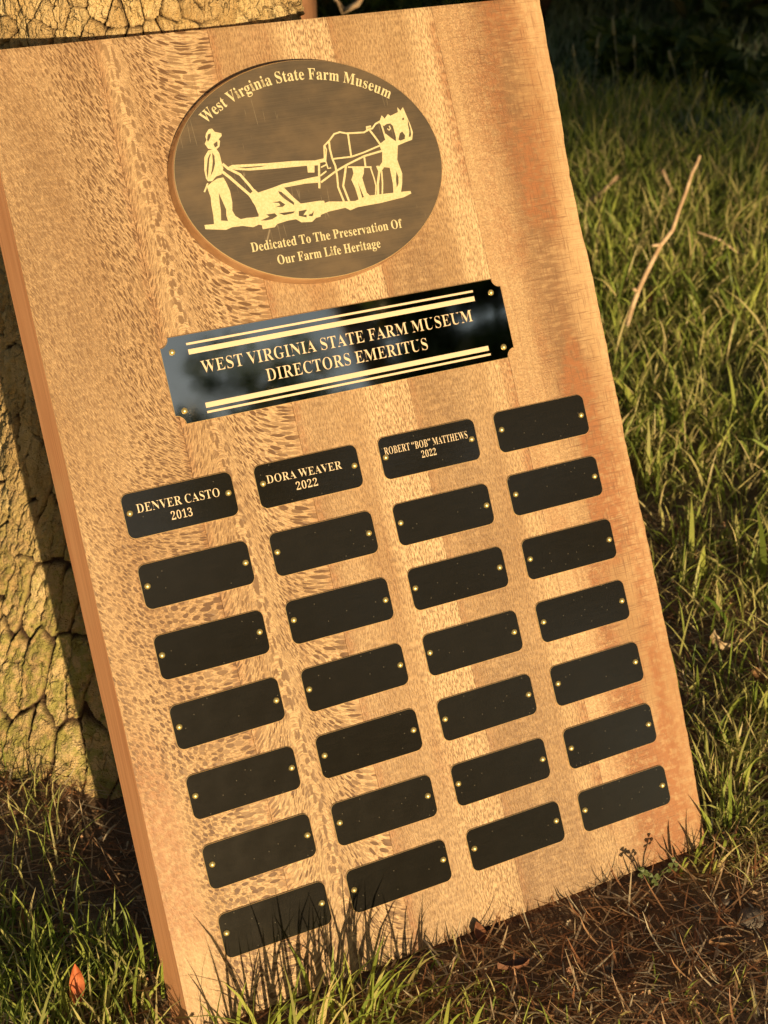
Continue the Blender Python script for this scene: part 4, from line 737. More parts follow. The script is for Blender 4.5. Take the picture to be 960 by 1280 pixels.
# ------------------------------------------------------------------ the tree the plaque leans on
tree0 = empty('tree', (TRC[0], TRC[1], 0))
tag(tree0, 'tree with thick scaly ochre bark and a flared foot directly behind the plaque', 'tree')
ca = math.atan2(-TRC[1], -TRC[0])
th = np.concatenate([np.linspace(-1.75, 1.75, 620), np.linspace(1.75, 2 * math.pi - 1.75, 120)[1:-1]]) + ca
zz = np.concatenate([np.linspace(-.03, .56, 600), np.linspace(.56, 2.9, 160)[1:]])
TH_, ZZ = np.meshgrid(th, zz)
def rad0(z): return .088 + .120 * np.exp(-np.maximum(z, 0) / .14) - .004 * np.clip(z - .6, 0, 3)
lob = 1 + (.10 * np.cos(3 * TH_ + 1.0) + .05 * np.cos(5 * TH_ + 2)) * np.exp(-np.maximum(ZZ, 0) / .16)
R0 = rad0(ZZ) * lob
arc = (TH_ - ca) * .13
wx = arc + .009 * (fbm(arc * 18 + 50, ZZ * 18 + 50, 61, 3) - .5); wz = ZZ + .014 * (fbm(arc * 14 + 90, ZZ * 14 + 50, 63, 3) - .5)
tall = 1 + 1.1 * (1 - sst(ZZ, .30, .46))
topm = sst(ZZ, .27, .36)
fa = voro(wx / .0150, wz / .0165, 71); fb = voro(wx / .0130, wz / .043, 171)
f1, f2, cid = [fa[i] * topm + fb[i] * (1 - topm) for i in range(3)]
g1, g2, gid = voro(wx / .0062 + 5, wz / .0095 + 9, 73)
cw = .10 + .22 * sst(fbm(arc * 50 + 5, ZZ * 40 + 5, 79, 2), .35, .65)
e1 = sst(f2 - f1, .01, cw * .8); e2 = sst(g2 - g1, .0, .25)
fine = fbm(arc * 160 + 50, ZZ * 110 + 50, 75, 4) - .5; mid = fbm(arc * 45 + 50, ZZ * 30 + 50, 77, 3) - .5
disp = .0075 * (.55 + .45 * topm) * e1 * (.65 + .6 * cid) + .0016 * e2 * e1 + (.0042 + .0030 * (1 - topm)) * fine + .0060 * mid
RR = R0 + disp - .004
X = np.cos(TH_) * RR; Y = np.sin(TH_) * RR
nz_, nt_ = TH_.shape
idx = np.arange(nz_ * nt_).reshape(nz_, nt_); nx_ = np.roll(idx, -1, 1)
Q = np.stack([idx[:-1], nx_[:-1], nx_[1:], idx[1:]], -1).reshape(-1, 4)
moss = (1 - sst(ZZ + .08 * mid, .05, .22)) * .9
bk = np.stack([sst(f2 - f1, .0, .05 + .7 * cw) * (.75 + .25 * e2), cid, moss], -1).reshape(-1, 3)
lean = np.clip(ZZ - .5, 0, 9) * .03
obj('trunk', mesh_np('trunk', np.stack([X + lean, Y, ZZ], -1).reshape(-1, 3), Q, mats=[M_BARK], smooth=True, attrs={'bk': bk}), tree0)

def leaf_cloud(name, mat, centers, radii, n, size, seed, flat=0.0, straw=0.1, zmin=None):
    r = np.random.default_rng(seed)
    c = r.integers(0, len(centers), n)
    C_ = np.asarray(centers, float)[c]; Rd = np.asarray(radii, float)[c]
    d = r.normal(size=(n, 3)); d /= np.linalg.norm(d, axis=1)[:, None]
    P = C_ + d * Rd * (r.uniform(.25, 1, n) ** .5)[:, None]
    if zmin is not None: P[:, 2] = np.where(P[:, 2] < zmin, zmin + (zmin - P[:, 2]) * .3 + size * .2, P[:, 2])
    a = r.normal(size=(n, 3)); a[:, 2] *= (1 - flat); a /= np.linalg.norm(a, axis=1)[:, None]
    b = np.cross(a, r.normal(size=(n, 3))); b /= np.linalg.norm(b, axis=1)[:, None]
    s = size * r.uniform(.6, 1.3, n)[:, None]
    fold = np.cross(a, b) * s * .18
    V = np.stack([P - a * s * .5, P + b * s * .27 + fold, P + a * s * .5, P - b * s * .27 + fold], 1).reshape(-1, 3)
    q = np.arange(n)[:, None] * 4
    T = np.concatenate([q + np.array([[0, 1, 2]]), q + np.array([[0, 2, 3]])])
    tint = np.repeat(np.stack([r.uniform(0, 1, n), (r.uniform(0, 1, n) < straw) * r.uniform(.3, 1, n), np.zeros(n)], -1), 4, 0)
    return mesh_np(name, V, T=T, mats=[mat], attrs={'tint': tint})

def clusters(r, n, cx, cy, cz, rx, ry, rz, cr):
    d = r.normal(size=(n, 3)); d /= np.linalg.norm(d, axis=1)[:, None]; k = r.uniform(.35, 1, n)[:, None] ** .5
    C_ = np.array([cx, cy, cz]) + d * k * np.array([rx, ry, rz]); Rr = np.stack([r.uniform(.7, 1.2, n) * cr] * 3, -1); Rr[:, 2] *= .75
    return C_, Rr
r1 = np.random.default_rng(5)
C_, Rr = clusters(r1, 34, .1, 0, 3.7, 1.2, 1.2, .9, .35)
obj('crown', leaf_cloud('crown', M_LEAFT, C_, Rr, 5000, .07, 6), tree0)

def limb_mesh(name, segs, mat, n=8):
    """tapered tubes: list of (points, r0, r1)"""
    V = []; F = []
    for pts, ra, rb in segs:
        pts = [Vector(p) for p in pts]; b = len(V)
        for i, p in enumerate(pts):
            d = (pts[min(i + 1, len(pts) - 1)] - pts[max(i - 1, 0)]).normalized()
            u = d.orthogonal().normalized(); w = d.cross(u); rr = ra + (rb - ra) * i / (len(pts) - 1)
            for k in range(n):
                a = 2 * math.pi * k / n; V.append(tuple(p + (u * math.cos(a) + w * math.sin(a)) * rr * (1 + .12 * math.sin(3 * a + i))))
        for i in range(len(pts) - 1):
            for k in range(n):
                l = (k + 1) % n; F.append((b + i * n + k, b + i * n + l, b + (i + 1) * n + l, b + (i + 1) * n + k))
        F.append(tuple(b + k for k in range(n))[::-1]); F.append(tuple(b + (len(pts) - 1) * n + k for k in range(n)))
    me = bpy.data.meshes.new(name); me.from_pydata(V, [], F); me.materials.append(mat)
    me.polygons.foreach_set('use_smooth', [True] * len(F)); return me
M_LIMB = simple('grey_brown_limb', (.16, .10, .055), .9, 0, .2, 8, (.09, .055, .03), .5, (3, 3, 1))
M_REDBARK = simple('smooth_reddish_bark', (.36, .17, .075), .8, 0, .2, 30, (.24, .11, .05), .4, (2, 2, 1))
obj('limbs', limb_mesh('limbs', [([(.07, 0, 2.6), (.4, .2, 3.2), (.8, .3, 3.8)], .06, .015), ([(.07, 0, 2.7), (-.3, -.2, 3.4), (-.7, -.4, 4.0)], .055, .015), ([(.07, 0, 2.8), (.1, .2, 3.6), (.2, .5, 4.3)], .06, .015)], M_LIMB), tree0)

# slender trunk behind
t2 = empty('young_tree', (-.122, 1.60, 0))
tag(t2, 'slender reddish young tree trunk standing just behind the top of the plaque', 'tree')
obj('trunk', limb_mesh('trunk', [([(0, 0, -.05), (.004, 0, .3), (-.004, .01, .8), (.01, 0, 1.5), (0, .02, 2.4)], .062, .035)], M_REDBARK, 14), t2)
C_, Rr = clusters(r1, 12, 0, 0, 2.7, .5, .5, .5, .25)
obj('crown', leaf_cloud('crown', M_LEAFT, C_, Rr, 1500, .06, 8), t2)

# ------------------------------------------------------------------ shrubs along the shaded far side
shr = [(-.95, 3.2, .55, .9, 'broad dark shrub far left behind the bark trunk'),
       (-.25, 3.2, .5, .8, 'dark shrub in the shade right behind the young tree'),
       (.30, 3.25, .5, .75, 'dark shrub behind the top right corner of the plaque'),
       (.80, 3.15, .42, .85, 'dark shrub at the upper right edge of the shaded grass'),
       (1.30, 3.15, .5, .9, 'dark shrub beyond the right edge of the shaded grass'),
       (1.85, 3.1, .6, 1.0, 'tall dark shrub farthest right on the shade line'),
       (-1.8, 3.2, .6, 1.0, 'tall dark shrub farthest left on the shade line'),
       (.0, 4.6, .9, 1.7, 'high dark shrub in the back row near the middle'),
       (1.3, 4.7, .9, 1.6, 'high dark shrub in the back row toward the right'),
       (-1.4, 4.6, .9, 1.6, 'high dark shrub in the back row toward the left')]
for i, (x, y, rr, h, lab) in enumerate(shr):
    s = empty('shrub', (x, y, 0)); tag(s, lab, 'shrub', 'dark shrubs beyond the grass')
    r2 = np.random.default_rng(100 + i)
    C_, Rr = clusters(r2, 26, 0, 0, h * .5, rr, rr * .8, h * .5, .2)
    C_[:, 2] = np.maximum(C_[:, 2], .1)
    obj('foliage', leaf_cloud('foliage', M_LEAFD, C_, Rr, 5200 if h < 1.2 else 7000, .045 if h < 1.2 else .07, 200 + i), s)
    obj('stems', limb_mesh('stems', [([(0, 0, -.03), (a * .12, b * .12, h * .4), (a * .3, b * .3, h * .8)], .018, .005) for a, b in ((1, 0), (-.7, .7), (-.4, -.9), (.5, .8))], M_LIMB, 6), s)

# ------------------------------------------------------------------ trees around the lawn
def crown_tree(name, x, y, th_, tr, cb, ct, cr, n, ls, seed, lab, grp, box=False):
    t = empty(name, (x, y, 0)); tag(t, lab, 'tree', grp)
    r2 = np.random.default_rng(seed)
    obj('trunk', limb_mesh('trunk', [([(0, 0, -.1), (.05, .02, cb * .6), (-.03, .04, (cb + ct) / 2), (0, 0, ct * .92)], tr, tr * .25)] +
        [([(0, 0, cb + .3 + k * .35), (math.cos(k * 2.1) * cr * .5, math.sin(k * 2.1) * cr * .5, cb + .8 + k * .45), (math.cos(k * 2.1) * cr * .85, math.sin(k * 2.1) * cr * .85, cb + 1.2 + k * .5)], tr * .4, tr * .1) for k in range(5)], M_LIMB, 10), t)
    C_, Rr = clusters(r2, 60, 0, 0, (cb + ct) / 2, cr, cr, (ct - cb) / 2, cr * .3)
    if box:  # crown boxed and cut flat below to shape the edge of its shade
        C_ = np.stack([r2.uniform(-cr, cr, 90), r2.uniform(-cr * .3, cr * .3, 90), r2.uniform(cb + .22, ct, 90)], -1); C_[:60, 2] = cb + .12 + r2.uniform(0, .12, 60)
        Rr = np.full((90, 3), .45); Rr[:, 2] = .30
    obj('crown', leaf_cloud('crown', M_LEAFT, C_, Rr, n, ls, seed + 1, zmin=cb if box else None), t)
    return t
crown_tree('added_shade_tree', SHADE_X, -10, 5, .16, SHADE_Z, 4.6, 1.75, 24000, .14, 301, 'leafy tree added unseen behind the camera, its flat low crown shading the far grass', 'trees behind the camera', True)  # unseen tree, added to throw shade over the far grass
crown_tree('added_shade_tree', SHADE_X + 3.7, -9.6, 5, .18, SHADE_Z, 5.0, 1.9, 20000, .15, 303, 'wider leafy tree added unseen behind the camera to carry that shade further right', 'trees behind the camera', True)
for i, (az, ds, cb, ct, cr, tr, lab) in enumerate([(41, 10.5, .6, 5.2, 1.6, .16, 'round tree behind the camera nearest the sun gap'),
        (49, 11.5, .6, 7.9, 1.3, .18, 'second tree of the row behind the camera'),
        (67, 7.0, .9, 8.5, 1.35, .16, 'tallest tree to the right behind the camera'),
        (54.3, 7.2, 5.6, 9.0, 1.0, .15, 'tall tree with a bare lit trunk behind the camera'),
        (90, 9.5, .7, 7.5, 2.1, .20, 'broad tree far to the right of the camera'),
        (110, 9.5, .7, 6.0, 2.1, .18, 'tree level with the camera on the right'),
        (-8, 13, .8, 6.0, 2.0, .18, 'tree straight behind the camera'),
        (-30, 12, .8, 6.5, 2.3, .2, 'tree behind the camera toward the left')]):
    crown_tree('tree', ds * math.sin(R_(az)), .8 - ds * math.cos(R_(az)), 5, tr, cb, ct, cr, 16000 if az == 67 else 7000, .18 if az == 67 else .16, 320 + i * 2, lab, 'trees behind the camera')
for i, (x, y, lab) in enumerate([(-4.5, 8, 'tree beyond the shrubs on the left'), (-1, 9.5, 'tree beyond the shrubs left of the middle'), (2.4, 8.5, 'tree beyond the shrubs right of the middle'), (6, 8, 'tree beyond the shrubs on the right'), (6.5, 3.5, 'tree at the right side of the lawn'), (-6, 3.0, 'tree at the left side of the lawn')]):
    crown_tree('tree', x, y, 5, .18, .5, 6.0, 2.1, 6500, .18, 350 + i * 2, lab, 'trees beyond the shrubs')

# ------------------------------------------------------------------ lawn
def pick(n, x0, x1, y0, y1): return rng.uniform(x0, x1, n), rng.uniform(y0, y1, n)
def grass_obj(name, x, y, hmin, hmax, lab, straw=.3, mat=M_GRASS, wmin=.0012, wmax=.0028, leanm=.35, curl=1.0, kind='stuff'):
    n = len(x); z = hfun(x, y) - .003
    L = rng.uniform(hmin, hmax, n) * rng.uniform(.6, 1.0, n)
    tint = np.stack([rng.uniform(0, 1, n), np.where(rng.uniform(0, 1, n) < straw, rng.uniform(.3, 1, n), rng.uniform(0, .12, n)), np.zeros(n)], -1)
    V, Q, T, tv = ribbons(np.stack([x, y, z], -1), L, rng.uniform(0, 2 * np.pi, n), np.abs(rng.normal(0, leanm, n)), rng.uniform(.1, curl, n) * rng.choice([1, 1, 1, 1.6], n), rng.uniform(wmin, wmax, n), tint, twist=rng.uniform(0, np.pi, n))
    return V, Q, T, tv
def build_ribbon(name, parts, mat):
    Vs = []; Qs = []; Ts = []; As = []; b = 0
    for V, Q, T, tv in parts:
        Vs.append(V); Qs.append(Q + b); As.append(tv)
        if T is not None: Ts.append(T + b)
        b += len(V)
    return obj(name, mesh_np(name, np.concatenate(Vs), np.concatenate(Qs), np.concatenate(Ts) if Ts else None, mats=[mat], attrs={'tint': np.concatenate(As)}))

parts = []
# near lawn right of the plaque
x, y = pick(52000, .05, 1.25, .80, 2.55)
xl = .225 + (y - .80) * .02
thin = fbm(x * 6 + 20, y * 6 + 20, 91, 3)
keep = (x > xl) & (rng.uniform(0, 1, len(x)) < sst(thin, .22, .5)) & (~in_board(x, y)) & (rng.uniform(0, 1, len(x)) < np.clip(1.4 - (x - .16 - .2 * y) * 1.2, .35, 1)) & (rng.uniform(0, 1, len(x)) < .22 + .78 * sst(y + .35 * (fbm(x * 9 + 3, y * 9 + 3, 95, 2) - .5), .88, 1.12))
x, y = x[keep], y[keep]
clump = fbm(x * 14 + 20, y * 14 + 20, 93, 3)
far_ = sst(y, 1.3, 2.0)
m1 = far_ < rng.uniform(0, 1, len(x))
parts.append(grass_obj('', x[m1], y[m1], .020, .060, '', .40, curl=1.4))
parts.append(grass_obj('', x[~m1], y[~m1], .045, .105, '', .42, wmin=.0015, wmax=.0035, leanm=.45, curl=1.7))
k_ = rng.uniform(0, 1, len(x)) < .05
parts.append(grass_obj('', x[k_], y[k_], .04, .085, '', .15, wmin=.004, wmax=.0075, leanm=.5, curl=1.8))
# flat thatch between the blades
x, y = pick(16000, .18, 1.0, .78, 2.3); k_ = ~in_board(x, y); x, y = x[k_], y[k_]
parts.append(grass_obj('', x, y, .03, .07, '', .75, wmin=.001, wmax=.002, leanm=1.2, curl=.8))
# behind / far shaded lawn, wide

x, y = pick(14000, -1.6, .25, 1.15, 2.3); k_ = ~in_board(x, y) & ~in_trunk(x, y); parts.append(grass_obj('', x[k_], y[k_], .03, .08, '', .3, wmin=.002, wmax=.004))
x, y = pick(6000, -1.3, -.30, .55, 1.2); parts.append(grass_obj('', x, y, .03, .07, '', .3))
o = build_ribbon('lawn_grass', parts, M_GRASS)
tag(o, 'uneven green and straw coloured grass running back from the plaque into shade', 'grass', kind='stuff')

parts = []
x, y = pick(60000, -1.9, 2.4, 2.25, 3.6); parts.append(grass_obj('', x, y, .02, .055, '', .15, wmin=.002, wmax=.004, leanm=.5, curl=1.5))
x, y = pick(3000, -1.9, 2.4, 2.25, 3.3); parts.append(grass_obj('', x, y, .05, .10, '', .3, wmin=.002, wmax=.004))
o = build_ribbon('shaded_grass', parts, M_SHADEGRASS)
tag(o, 'short grass coloured grey green for the shade between the lit lawn and the shrubs', 'grass', kind='stuff')

# sparse grass round the foot of the plaque and trunk
parts = []
def around(pts_, n, s, hmin, hmax, **kw):
    xs = []; ys = []
    for px_, py_, w in pts_:
        gx_, gy_ = px_ground(px_, py_); k = int(n * w)
        xs.append(gx_ + rng.normal(0, s, k)); ys.append(gy_ + rng.normal(0, s, k))
    x = np.concatenate(xs); y = np.concatenate(ys); m = ~in_board(x, y) & ~in_trunk(x, y, -.012)
    parts.append(grass_obj('', x[m], y[m], hmin, hmax, '', **kw))
around([(30, 1180, 1), (90, 1230, 1), (160, 1200, .6), (-60, 1170, 1), (40, 1300, 1.2), (130, 1330, 1.2)], 190, .022, .02, .05, straw=.3, wmin=.0010, wmax=.0022)
around([(20, 1020, 1), (90, 1040, 1), (140, 1020, .8), (60, 1080, .5), (-50, 1000, 1)], 70, .020, .02, .05, straw=.75, wmin=.0007, wmax=.0014, leanm=1.0)
around([(885, 1050, 1), (930, 1030, 1.2), (960, 1080, 1), (1010, 1040, 1.2), (905, 985, .8)], 150, .014, .015, .040, straw=.75, wmin=.0007, wmax=.0014, leanm=.9, curl=1.6)
around([(900, 930, 1), (950, 960, 1), (990, 900, 1.5), (930, 880, 1)], 120, .02, .02, .045, straw=.5, leanm=.8)
around([(620, 1270, .2), (700, 1260, .3), (900, 1270, .5), (560, 1290, 1.2), (600, 1240, .7), (950, 1240, .4), (780, 1290, .3)], 60, .02, .012, .03, straw=.4, wmin=.0008, wmax=.0016)
o = build_ribbon('short_grass', parts, M_GRASS)
tag(o, 'thin short grass and straw scattered round the foot of the plaque and the trunk', 'grass', kind='stuff')

# distinct tufts at the foot of the plaque: things
TUF = [(455, 1262, 44, .062, .012, 'upright green grass tuft in front of the middle of the plaque foot, shading the wood'),
       (392, 1306, 40, .066, .016, 'grass tuft in front of the bottom left name plate'),
       (320, 1318, 34, .060, .014, 'low spreading grass tuft at the left corner of the plaque foot'),
       (535, 1285, 30, .048, .018, 'sparse green grass tuft at the bottom centre of the picture'),
       (180, 1226, 38, .042, .013, 'bushy bright grass tuft just left of the plaque corner'),
       (110, 1290, 34, .042, .014, 'bright grass tuft beside the red brown leaf'),
       (25, 1250, 26, .042, .014, 'arching grass tuft at the lower left edge'),
       (845, 1072, 26, .036, .010, 'thin grass tuft at the right corner of the plaque foot'),
       (905, 1040, 26, .040, .010, 'straw and green tuft just right of the plaque corner'),
       (920, 985, 12, .050, .008, 'tall thin blades rising right of the plaque near its corner')]
for i, (px_, py_, n, L, s, lab) in enumerate(TUF):
    gx_, gy_ = px_ground(px_, py_)
    x = gx_ + rng.normal(0, s, n); y = gy_ + rng.normal(0, s, n)
    m = ~in_board(x, y, m=.003); x, y = x[m], y[m]; n = len(x)
    az = np.arctan2(y - gy_, x - gx_) + rng.normal(0, .5, n)
    if i < 4: az = np.where(np.sin(az) > 0, -az * .4, az)      # lean away from the board
    tint = np.stack([rng.uniform(.15, 1, n), np.where(rng.uniform(0, 1, n) < .18, rng.uniform(.3, .9, n), rng.uniform(0, .1, n)), np.zeros(n)], -1)
    V, Q, T, tv = ribbons(np.stack([x, y, hfun(x, y) - .003], -1) - np.array([gx_, gy_, 0]), L * rng.uniform(.5, 1.15, n), az, np.abs(rng.normal(.12, .16, n)), rng.uniform(.1, 1.1, n), rng.uniform(.0012, .0026, n), tint, twist=rng.uniform(0, np.pi, n))
    o = obj('grass_tuft', mesh_np('grass_tuft', V, Q, T, mats=[M_GRASS], attrs={'tint': tv}), None, (gx_, gy_, 0))
    tag(o, lab, 'grass tuft', 'grass tufts at the foot of the plaque')
# tufts just outside the frame that throw the thin shadows on the trunk foot; the last is added to dim the dirt
for i, (gx_, gy_, n, L, lab) in enumerate([(-.13, .47, 13, .085, 'tall grass tuft left of the camera, in front of the trunk'), (-.19, .50, 12, .09, 'second tall grass tuft left of the camera'),
(.27, .40, 60, .06, 'grass tuft added for shade just below the picture at the lower right')]):
    a_ = rng.uniform(0, 2 * np.pi, n); q = rng.uniform(0, .03, n)
    x = np.cos(a_) * q; y = np.sin(a_) * q
    tint = np.stack([rng.uniform(0, 1, n), rng.uniform(0, .4, n), np.zeros(n)], -1)
    V, Q, T, tv = ribbons(np.stack([x, y, x * 0 - .003], -1), L * rng.uniform(.6, 1.1, n), a_, np.abs(rng.normal(.15, .2, n)), rng.uniform(.1, 1.2, n), rng.uniform(.0012, .0026, n), tint)
    tag(obj('grass_tuft', mesh_np('grass_tuft', V, Q, T, mats=[M_GRASS], attrs={'tint': tv}), None, (gx_, gy_, 0)), lab, 'grass tuft', 'grass tufts at the foot of the plaque')

# ------------------------------------------------------------------ litter: needles and crumbs
n = 27000
x = rng.uniform(-.42, .55, n); y = rng.uniform(.50, 1.15, n)
d = (x + .102) * .448 - (y - .584) * .894
dens = np.where(d > 0, 1.0, .35); dens = np.where(x < -.12, .55, dens); dens = np.where((x > .3) & (y > .85), .15, dens)
k_ = (rng.uniform(0, 1, n) < dens) & ~in_board(x, y, back=.004, front=.004, m=.0) & ~in_trunk(x, y, -.01)
x, y = x[k_], y[k_]; n = len(x)
tint = np.stack([rng.uniform(0, 1, n), (rng.uniform(0, 1, n) < .25) * rng.uniform(.3, 1, n), np.zeros(n)], -1)
L = rng.uniform(.006, .030, n)
aN = rng.uniform(0, 2 * np.pi, n)
parts = [ribbons(np.stack([x, y, hfun(x, y) + rng.uniform(0, .007, n)], -1), L, aN, rng.uniform(1.25, 1.75, n), rng.uniform(-1.0, 1.0, n), rng.uniform(.0005, .0014, n), tint, segs=3)]
o = build_ribbon('needle_litter', parts, M_THATCH)
tag(o, 'reddish brown dry needles and straw covering the dirt below the plaque', 'litter', kind='stuff')
n = 16000
x = rng.uniform(-.42, .6, n); y = rng.uniform(.50, 1.15, n); k_ = ~in_board(x, y, back=.004, front=.004, m=0); x, y = x[k_], y[k_]; n = len(x)
P = np.stack([x, y, hfun(x, y) + rng.uniform(0, .003, n)], -1); a = rng.normal(size=(n, 3)); a[:, 2] *= .4; b = rng.normal(size=(n, 3)); b[:, 2] *= .4
s_ = (rng.uniform(.0006, 1, n) ** 3 * .0026 + .0006)[:, None]; a = a / np.linalg.norm(a, axis=1)[:, None] * s_; b = b / np.linalg.norm(b, axis=1)[:, None] * s_ * .7
V = np.stack([P - a, P + b, P + a, P - b + np.array([0, 0, .001])], 1).reshape(-1, 3); q = np.arange(n)[:, None] * 4
T = np.concatenate([q + np.array([[0, 1, 2]]), q + np.array([[0, 2, 3]])])
tint = np.repeat(np.stack([rng.uniform(0, 1, n), (rng.uniform(0, 1, n) < .12) * .7, np.zeros(n)], -1), 4, 0)
tag(obj('leaf_crumbs', mesh_np('leaf_crumbs', V, T=T, mats=[M_THATCH], attrs={'tint': tint})), 'small brown crumbs of dead leaf on the dirt below the plaque', 'litter', kind='stuff')

# ------------------------------------------------------------------ sticks
def at_y(px_, py_, yy):
    c, s_ = math.cos(R_(28.966)), math.sin(R_(28.966))
    a = (px_ - 480) / 1920; b = (py_ - 640) / 1920
    d = Vector((a, c - b * s_, -s_ - b * c)); return Vector((0, 0, .6439)) + d * (yy / d.y)
M_STICK = simple('pale_dry_twig', (.66, .47, .27), .7, 0, .3, 90, (.46, .29, .15), .9)
pts_ = [at_y(*p, 1.56) for p in ((780, 420), (784, 405), (790, 385), (797, 365), (806, 345), (815, 327), (826, 306), (841, 287), (849, 262), (858, 238), (865, 216), (871, 205), (875, 194))]
base = pts_[0].copy()
o = obj('fallen_twig', limb_mesh('fallen_twig', [([p - base for p in pts_], .0030, .0018), ([pts_[6] - base, at_y(815, 307, 1.555) - base], .0022, .0013), ([pts_[3] - base, at_y(792, 361, 1.55) - base], .0022, .0015), ([pts_[11] - base, at_y(868, 208, 1.565) - base], .0022, .0015)], M_STICK, 8), None, base)
tag(o, 'long pale bent twig sticking up out of the grass right of the plaque', 'twig', 'twigs in the grass')
for pp, yy, ra, lab in ((((722, 266), (748, 244), (773, 221)), 1.95, .0050, 'short thick brown twig leaning in the grass beside the plaque edge'), (((828, 212), (834, 226), (841, 240)), 1.98, .0028, 'small pale broken twig in the grass left of the long twig tip'), (((925, 318), (900, 300), (872, 290)), 1.75, .0016, 'thin pale stem lying across the grass right of the long twig'), (((410, -14), (430, 14), (446, 5), (462, -14)), 2.3, .006, 'pale curved twig behind the top edge of the plaque')):
    pts_ = [at_y(*p, yy) for p in pp]; base = pts_[0].copy()
    tag(obj('fallen_twig', limb_mesh('fallen_twig', [([p - base for p in pts_], ra, ra * .7)], M_STICK, 8), None, base), lab, 'twig', 'twigs in the grass')

# ------------------------------------------------------------------ dead leaves
def leaf_mesh(L, W, curl, c1, c2, seed):
    r2 = random.Random(seed); nu_, nv_ = 9, 5; V = []; F = []
    for i in range(nu_):
        t = i / (nu_ - 1); w = W * math.sin(math.pi * min(1, t * .96 + .04)) ** .8 * (1 - .25 * t)
        for j in range(nv_):
            s = (j / (nv_ - 1) - .5) * 2
            V.append((s * w / 2 + .04 * L * math.sin(3 * t), (t - .5) * L, curl * L * (s * s * .45 + (t - .5) ** 2 * .9) + r2.uniform(-.02, .02) * L))
    for i in range(nu_ - 1):
        for j in range(nv_ - 1):
            a = i * nv_ + j; F.append((a, a + 1, a + nv_ + 1, a + nv_))
    me = bpy.data.meshes.new('dead_leaf'); me.from_pydata(V, [], F); me.polygons.foreach_set('use_smooth', [True] * len(F))
    me.materials.append(simple('dry_leaf_colour', c1, .65, 0, .3, 140, c2, .5)); return me
LV = [(98, 1262, .024, .0095, .25, (.60, .18, .06), (.42, .11, .035), (1.15, .1, .25), .022, 'red brown oval dead leaf standing in the grass at the lower left'),
      (804, 385, .034, .016, .8, (.42, .21, .10), (.26, .12, .06), (1.1, .4, .6), .012, 'crumpled brown leaf at the foot of the long twig'),
      (879, 338, .024, .014, .5, (.50, .30, .18), (.36, .19, .10), (.7, .2, 1.2), .012, 'small pinkish brown leaf in the grass right of the long twig'),
      (893, 822, .017, .009, 1.0, (.62, .46, .26), (.45, .28, .13), (.5, .3, 1.4), .008, 'pale curled leaf in the grass right of the plaque'),
      (948, 858, .018, .008, .9, (.50, .28, .12), (.36, .18, .08), (.4, -.2, 1.2), .006, 'ochre curled leaf near the right edge'),
      (598, 1172, .014, .009, .6, (.30, .12, .05), (.20, .08, .035), (.3, .1, .4), .004, 'dark brown leaf tucked under the plaque bottom edge'),
      (640, 1215, .020, .008, .5, (.28, .12, .06), (.18, .08, .04), (.2, .2, 2.0), .004, 'brown leaf lying on the dirt below the plaque'),
      (668, 1268, .022, .006, .3, (.34, .19, .09), (.22, .11, .05), (.15, .1, 1.1), .003, 'narrow tan leaf lying flat at the bottom of the dirt'),
      (905, 1190, .024, .007, .3, (.38, .23, .11), (.25, .13, .06), (.2, 0, 1.9), .004, 'long tan leaf strip on the dirt at the lower right'),
      (30, 1150, .012, .008, .5, (.44, .24, .10), (.30, .15, .06), (.6, .2, .4), .006, 'small tan leaf at the trunk foot on the left')]
for i, (px_, py_, L, W_, cu, c1, c2, rot, hz_, lab) in enumerate(LV):
    gx_, gy_ = px_ground(px_, py_)
    o = obj('dead_leaf', leaf_mesh(L, W_, cu, c1, c2, i), None, (gx_, gy_, float(hfun(gx_, gy_)) + hz_)); o.rotation_euler = rot
    tag(o, lab, 'leaf', 'dead leaves on the ground')

# ------------------------------------------------------------------ stones
M_STONE = simple('grey_brown_stone', (.22, .17, .12), .85, 0, .3, 200, (.13, .10, .07), .6)
for i, (px_, py_, r_, lab) in enumerate([(938, 1150, .0085, 'flat grey stone on the dirt at the right edge'), (908, 1128, .004, 'small grey pebble left of the flat stone'), (872, 1133, .0035, 'small brown pebble on the dirt right of the plaque foot'), (760, 1205, .003, 'tiny pebble in the middle of the bare dirt')]):
    bm = bmesh.new(); bmesh.ops.create_icosphere(bm, subdivisions=3, radius=r_)
    for v in bm.verts:
        k = 1 + .28 * (float(fbm(np.array(v.co.x / r_ * 1.2 + 9 + i), np.array(v.co.y / r_ * 1.2 + v.co.z / r_ + 9), 5 + i, 3)) - .5) * 2
        v.co *= k; v.co.z *= .6
    me = bpy.data.meshes.new('stone'); bm.to_mesh(me); bm.free(); me.materials.append(M_STONE)
    gx_, gy_ = px_ground(px_, py_)
    tag(obj('stone', me, None, (gx_, gy_, float(hfun(gx_, gy_)) + r_ * .15)), lab, 'stone', 'stones on the dirt')

